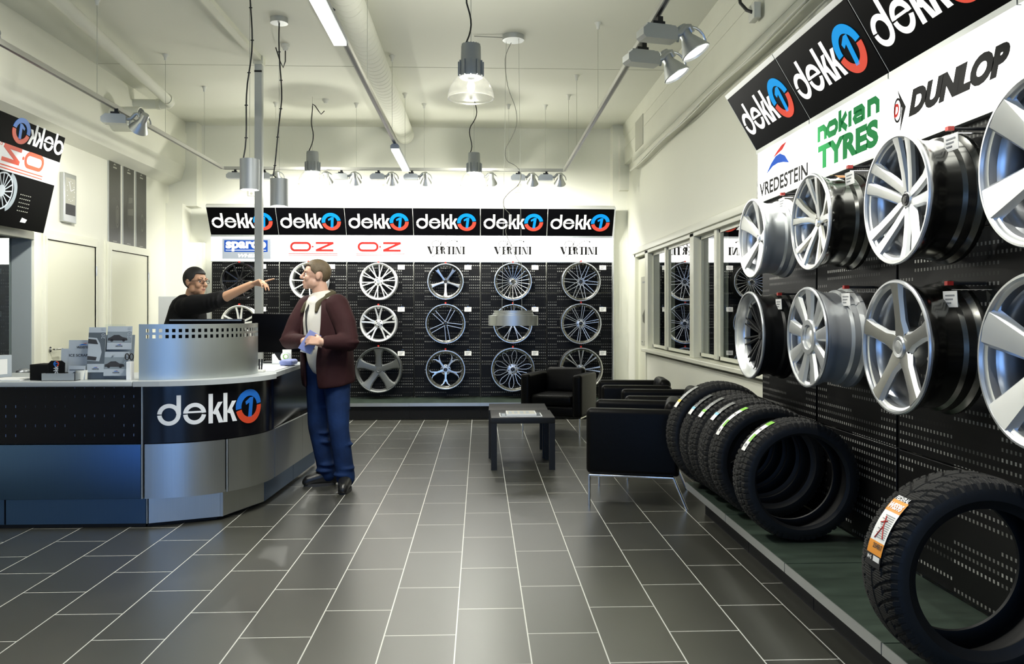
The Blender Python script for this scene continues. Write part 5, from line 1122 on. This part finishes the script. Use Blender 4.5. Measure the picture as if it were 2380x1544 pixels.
def hand_shape(m, wrist, d, palm_n, curl, thumb_side=1, ln=.185, spread=.1):
    """wrist point, d pointing direction, palm_n palm normal; curl per finger (index..little) in radians per joint"""
    wrist, d, nrm = Vector(wrist), Vector(d).normalized(), Vector(palm_n).normalized(); nrm = (nrm-d*nrm.dot(d)).normalized(); sd = d.cross(nrm)*thumb_side
    pl = ln*.50
    for k in range(4):
        o = sd*(.027-.018*k); cap(m, wrist+d*.012+o*.6, wrist+d*pl+o, .013, .0115)
    for k in range(4):
        o = sd*(.029-.0195*k); b = wrist+d*(pl+.004-.004*abs(k-1))+o; dd = (d+sd*spread*(.5-.33*k)).normalized(); L_ = (.046, .050, .047, .036)[k]; r = (.0092, .0095, .009, .008)[k]
        for j in range(3):
            an = curl[k]*(.9 if j == 0 else 1.0); dd = (dd*cos(an)+nrm*sin(an)).normalized(); e = b+dd*L_*(1, .62, .48)[j]; cap(m, b, e, r, r*.92, 10); b = e; r *= .92
    b = wrist+d*.03+sd*.028; t1 = (d*.75+sd*.55+nrm*.35).normalized(); e = b+t1*.045; cap(m, b, e, .0135, .011, 10); t2 = (d*.9+sd*.1+nrm*.5).normalized(); e2 = e+t2*.034; cap(m, e, e2, .011, .0095, 10); cap(m, e2, e2+(d*.9+nrm*.4-sd*.1).normalized()*.022, .0095, .008, 10)

# --- pointing man behind the counter ---
bx, by = -2.42, 7.05
st_ = thing('person', 'man in black sweater and glasses behind the counter, pointing to the right', 'person', (bx, by, 0))
def W2L(p): return Vector(p)-Vector((bx, by, 0))
hM = T(.025, -.03, 1.497) @ RZ(pi/2-.42) @ RX(.05)
m = MB(); head_shape(m, hM, .95); cap(m, (.0, .0, 1.53), (-.03, .02, 1.40), .055, .062)
chain(m, [(-.05, .02, 1.32), (-.06, .02, 1.1), (-.05, .02, .95)], [.14, .13, .14])
sh = Vector((.06, -.17, 1.425)); el = Vector((.36, -.32, 1.475)); wr = Vector((.60, -.42, 1.575))
chain(m, [(-.02, -.05, 1.40), sh, el, wr], [.07, .055, .043, .029])
hand_shape(m, wr, (.92, -.22, .30), (.1, -.25, -1), [.03, 1.0, 1.15, 1.3], 1)
sh2 = Vector((-.10, .20, 1.40)); chain(m, [(-.02, .05, 1.40), sh2, (-.05, .26, 1.14), (.12, .16, 1.0)], [.07, .055, .045, .03]); hand_shape(m, (.12, .16, 1.0), (.9, -.2, -.3), (0, -.2, -1), [.3, .35, .4, .45], -1)
for s in (-1, 1): chain(m, [(-.05, .02+s*.10, .92), (-.04, .02+s*.11, .50), (-.05, .02+s*.11, .08), (.09, .02+s*.12, .04)], [.09, .06, .045, .04])
sb = organic(m, 'body', 'skin_dark', st_, .0055, 4)
face_parts(st_, sb, hM, 'hair_black', 'lip_dark'); hair_cap(sb, hM, 'hair_black', .085, .182, .007)
m = MB()   # glasses
for s in (-1, 1):
    m.tube([hM @ Vector((s*.033+.024*cos(a*pi/8)*1.0, -.104+.010*abs(cos(a*pi/8)*s+.0)*(.5 if cos(a*pi/8)*s > 0 else 0), .119+.015*max(-1, min(1, 1.35*sin(a*pi/8))))) for a in range(17)], .0022, 6)
    m.tube([hM @ Vector((s*.057, -.098, .124)), hM @ Vector((s*.074, -.07, .122)), hM @ Vector((s*.080, .01, .118))], .0024, 6)
m.tube([hM @ Vector((-.009, -.107, .123)), hM @ Vector((.009, -.107, .123))], .002, 6); m.build('glasses', 'black', sb, 60)
m = MB()   # black sweater
chain(m, [(-.05, .02, 1.36), (-.07, .02, 1.22), (-.07, .02, 1.0), (-.05, .02, .90)], [.155, .175, .17, .165]); cap(m, (-.03, -.10, 1.395), (-.09, .16, 1.385), .085, .085); cap(m, (-.015, .005, 1.435), (-.03, .01, 1.40), .070, .09)
e1 = sh.lerp(el, .93); chain(m, [(-.03, -.06, 1.37), sh+Vector((0, 0, -.012)), sh.lerp(el, .5)+Vector((0, 0, -.02)), e1], [.10, .088, .078, .062])
for k in range(4): ell(m, tuple(sh.lerp(el, .45+.14*k)+Vector((0, -.02, -.02))), (.022, .072, .066), None)
chain(m, [sh2, (-.05, .27, 1.14), (.09, .18, 1.01)], [.085, .066, .05])
organic(m, 'sweater', 'shirt_black', st_, .010, 5)
m = MB()
for s in (-1, 1): chain(m, [(-.05, .02+s*.09, .92), (-.04, .02+s*.11, .50), (-.05, .02+s*.11, .07)], [.115, .078, .065])
organic(m, 'trousers', 'black_matt', st_, .014, 4)
for s in (-1, 1): chain(MB(), [(-.07, .02+s*.115, .045), (.12, .02+s*.125, .038)], [.05, .045]).build('shoe', 'shoe', st_, 60)
ell(MB(), tuple(Vector((.095, -.20, 1.478))), (.022, .004, .012), None).build('chest_mark', 'plain_white', st_, 60)

# --- customer ---
bx, by = -1.16, 6.42
cu_ = thing('person', 'man in maroon jacket and blue jeans standing at the counter, looking left', 'person', (bx, by, 0))
hM = T(-.115, .02, 1.527) @ RZ(-pi/2+.22) @ RX(-.06)
m = MB(); head_shape(m, hM, 1.05); cap(m, (-.09, .035, 1.57), (-.06, .04, 1.42), .060, .068)
chain(m, [(-.06, .05, 1.32), (-.03, .03, 1.12), (-.01, .0, .96)], [.115, .12, .12])
rs, re, rw = Vector((-.215, .155, 1.40)), Vector((-.325, .07, 1.135)), Vector((-.155, -.17, 1.135)); ls, le, lw2 = Vector((.105, -.105, 1.405)), Vector((.185, -.235, 1.13)), Vector((.01, -.335, 1.135))
chain(m, [(-.10, .09, 1.385), rs, re, rw], [.07, .055, .043, .03]); chain(m, [(0, .02, 1.385), ls, le, lw2], [.07, .055, .043, .03])
hand_shape(m, rw, (.62, -.55, .10), (.4, .5, -.6), [.45, .5, .55, .55], -1); hand_shape(m, lw2, (-.80, .10, .12), (.1, .8, -.4), [.5, .55, .6, .6], -1)
hips = [(-.085, .05, .93), (.06, -.05, .93)]; kn = [(-.105, .07, .47), (.085, -.10, .47)]; an = [(-.035, .10, .09), (.135, -.085, .09)]; toe = [(-.155, .055, .035), (.14, -.22, .035)]
for h_, k_, a_, t_ in zip(hips, kn, an, toe): chain(m, [h_, k_, a_, t_], [.09, .06, .042, .035])
cb_ = organic(m, 'body', 'skin_light', cu_, .0055, 4)
face_parts(cu_, cb_, hM, 'hair_brown', 'lip_light'); hair_cap(cb_, hM, 'hair_brown', .10, .186, .007)
m = MB()   # jeans
for h_, k_, a_ in zip(hips, kn, an):
    h_, k_, a_ = Vector(h_), Vector(k_), Vector(a_); chain(m, [h_, h_.lerp(k_, .45), k_, k_.lerp(a_, .5), a_+Vector((0, 0, .0))], [.118, .098, .078, .074, .072])
    for q, (zz, dx) in enumerate(((.62, .01), (.42, -.012), (.35, .012), (.17, .012), (.12, -.01))): ell(m, (h_.lerp(a_, 1-zz/.95).x+dx, h_.lerp(a_, 1-zz/.95).y-.02, zz), (.075, .07, .022))
cap(m, (-.05, .02, .97), (.02, -.02, .97), .125, .125)
organic(m, 'jeans', 'jeans', cu_, .010, 3)
for a_, t_ in zip(an, toe):
    a_, t_ = Vector(a_), Vector(t_); d = (t_-a_); d.z = 0; d.normalize(); m = MB()
    chain(m, [a_+Vector((0, 0, -.01))-d*.035, a_+d*.05+Vector((0, 0, -.02)), t_+d*.02+Vector((0, 0, .012))], [.055, .052, .04]); cap(m, a_-d*.05+Vector((0, 0, -.045)), t_+d*.035, .045, .036)
    m.v = [(x, y, max(z, .012)) for x, y, z in m.v]; o = organic(m, 'shoe', 'shoe', cu_, .008, 3)
    q = MB(); s_ = Vector((-d.y, d.x, 0)); pts = []
    for k in range(20):
        aa = 2*pi*k/20; L_ = .15 if cos(aa) > 0 else .10; pts.append((a_.x+d.x*(.035+L_*cos(aa))+s_.x*.05*sin(aa), a_.y+d.y*(.035+L_*cos(aa))+s_.y*.05*sin(aa)))
    slab_ = slab(pts, .0, .022); slab_.build('shoe_sole', 'sole', o); q = MB()
    for k in range(4): c = a_+d*(.03+.028*k)+Vector((0, 0, .018-.014*k)); q.tube([c-s_*.03, c+Vector((0, 0, .012)), c+s_*.03], .004, 6)
    q.build('laces', 'grey_paint', o)
fd = Vector((-.70, -.70, 0)); sd = Vector((-.70, .70, 0))
m = MB()   # maroon jacket, open at the front: a body shell from which the opening is cut by rows
rows = [(1.47, .075, .07), (1.43, .16, .10), (1.36, .215, .14), (1.24, .225, .155), (1.10, .225, .165), (.98, .225, .17), (.86, .225, .175), (.80, .22, .17)]; n = 44; gap = .50; vs = []
for zz, ra, rb in rows:
    c = Vector((-.06, .04, 0)).lerp(Vector((-.01, .0, 0)), (1.47-zz)/.67); g = gap*(1.25 if zz > 1.2 else 1.0 if zz > 1.0 else .7)
    for k in range(n+1):
        a = g+(2*pi-2*g)*k/n; p = c+fd*(rb*cos(a))+sd*(ra*sin(a)); w_ = .012*sin(7*a+zz*9)*(zz < 1.3); vs.append((p.x+fd.x*w_, p.y+fd.y*w_, zz-.03*(zz < .85)*cos(a)))
fs = [(i*(n+1)+k, (i+1)*(n+1)+k, (i+1)*(n+1)+k+1, i*(n+1)+k+1) for i in range(len(rows)-1) for k in range(n)]
o = m.add(vs, fs).build('jacket', 'jacket', cu_, 60); so = o.modifiers.new('Solidify', 'SOLIDIFY'); so.thickness = .022; so.offset = 0; su = o.modifiers.new('Subdivision', 'SUBSURF'); su.levels = 1; su.render_levels = 2
jk = o
m = MB()
for s_, e_, w_ in ((rs, re, rw), (ls, le, lw2)):
    chain(m, [s_+Vector((.02 if s_ is rs else -.03, 0, 0)), s_.lerp(e_, .5), e_, e_.lerp(w_, .82)], [.092, .084, .070, .052])
    for k in range(5): p = s_.lerp(e_, .35+.16*k); ell(m, (p.x, p.y, p.z), (.084, .08, .020))
organic(m, 'jacket_sleeves', 'jacket', cu_, .010, 4)
m = MB()   # collar
for sg in (-1, 1):
    c0 = Vector((-.06, .04, 0)); m.tube([c0+sd*(sg*.07)-fd*.05+Vector((0, 0, 1.50)), c0+sd*(sg*.085)+fd*.02+Vector((0, 0, 1.475)), c0+sd*(sg*.08)+fd*.10+Vector((0, 0, 1.415)), c0+sd*(sg*.10)+fd*.135+Vector((0, 0, 1.35))], [.026, .026, .024, .012], 10)
m.tube([c0+sd*(-.07)-fd*.05+Vector((0, 0, 1.50)), c0-fd*.075+Vector((0, 0, 1.51)), c0+sd*.07-fd*.05+Vector((0, 0, 1.50))], .026, 10); organic(m, 'collar', 'collar', jk, .009, 3)
m = MB(); chain(m, [(-.06, .04, 1.445), (-.06, .04, 1.40), (-.055, .035, 1.30), (-.04, .02, 1.12), (-.02, .0, .99)], [.092, .135, .158, .158, .15]); organic(m, 'shirt', 'shirt_white', cu_, .012, 4)
m = MB(); c0 = Vector((-.06, .04, 0)); m.tube([c0+fd*(.092)+Vector((0, 0, 1.455)), c0+fd*.152+Vector((0, 0, 1.36)), c0+fd*.163+Vector((.01, 0, 1.26)), c0+fd*.160+Vector((.03, -.02, 1.1))], [.016, .010, .008, .007], 8); m.build('shirt_zip', 'black', cu_, 60)
t = thing('folded_paper', 'folded pale paper held between the customer\'s hands', 'paper', (bx-.095, by-.285, 1.135), .5); o = MB().box(-.05, .05, -.002, .002, -.08, .08).build('sheet', 'lilac', t); o.rotation_euler = (.3, .5, 0); o = MB().box(-.04, .05, .003, .006, -.09, .06).build('inner_sheet', 'paper', t); o.rotation_euler = (.3, .3, 0)
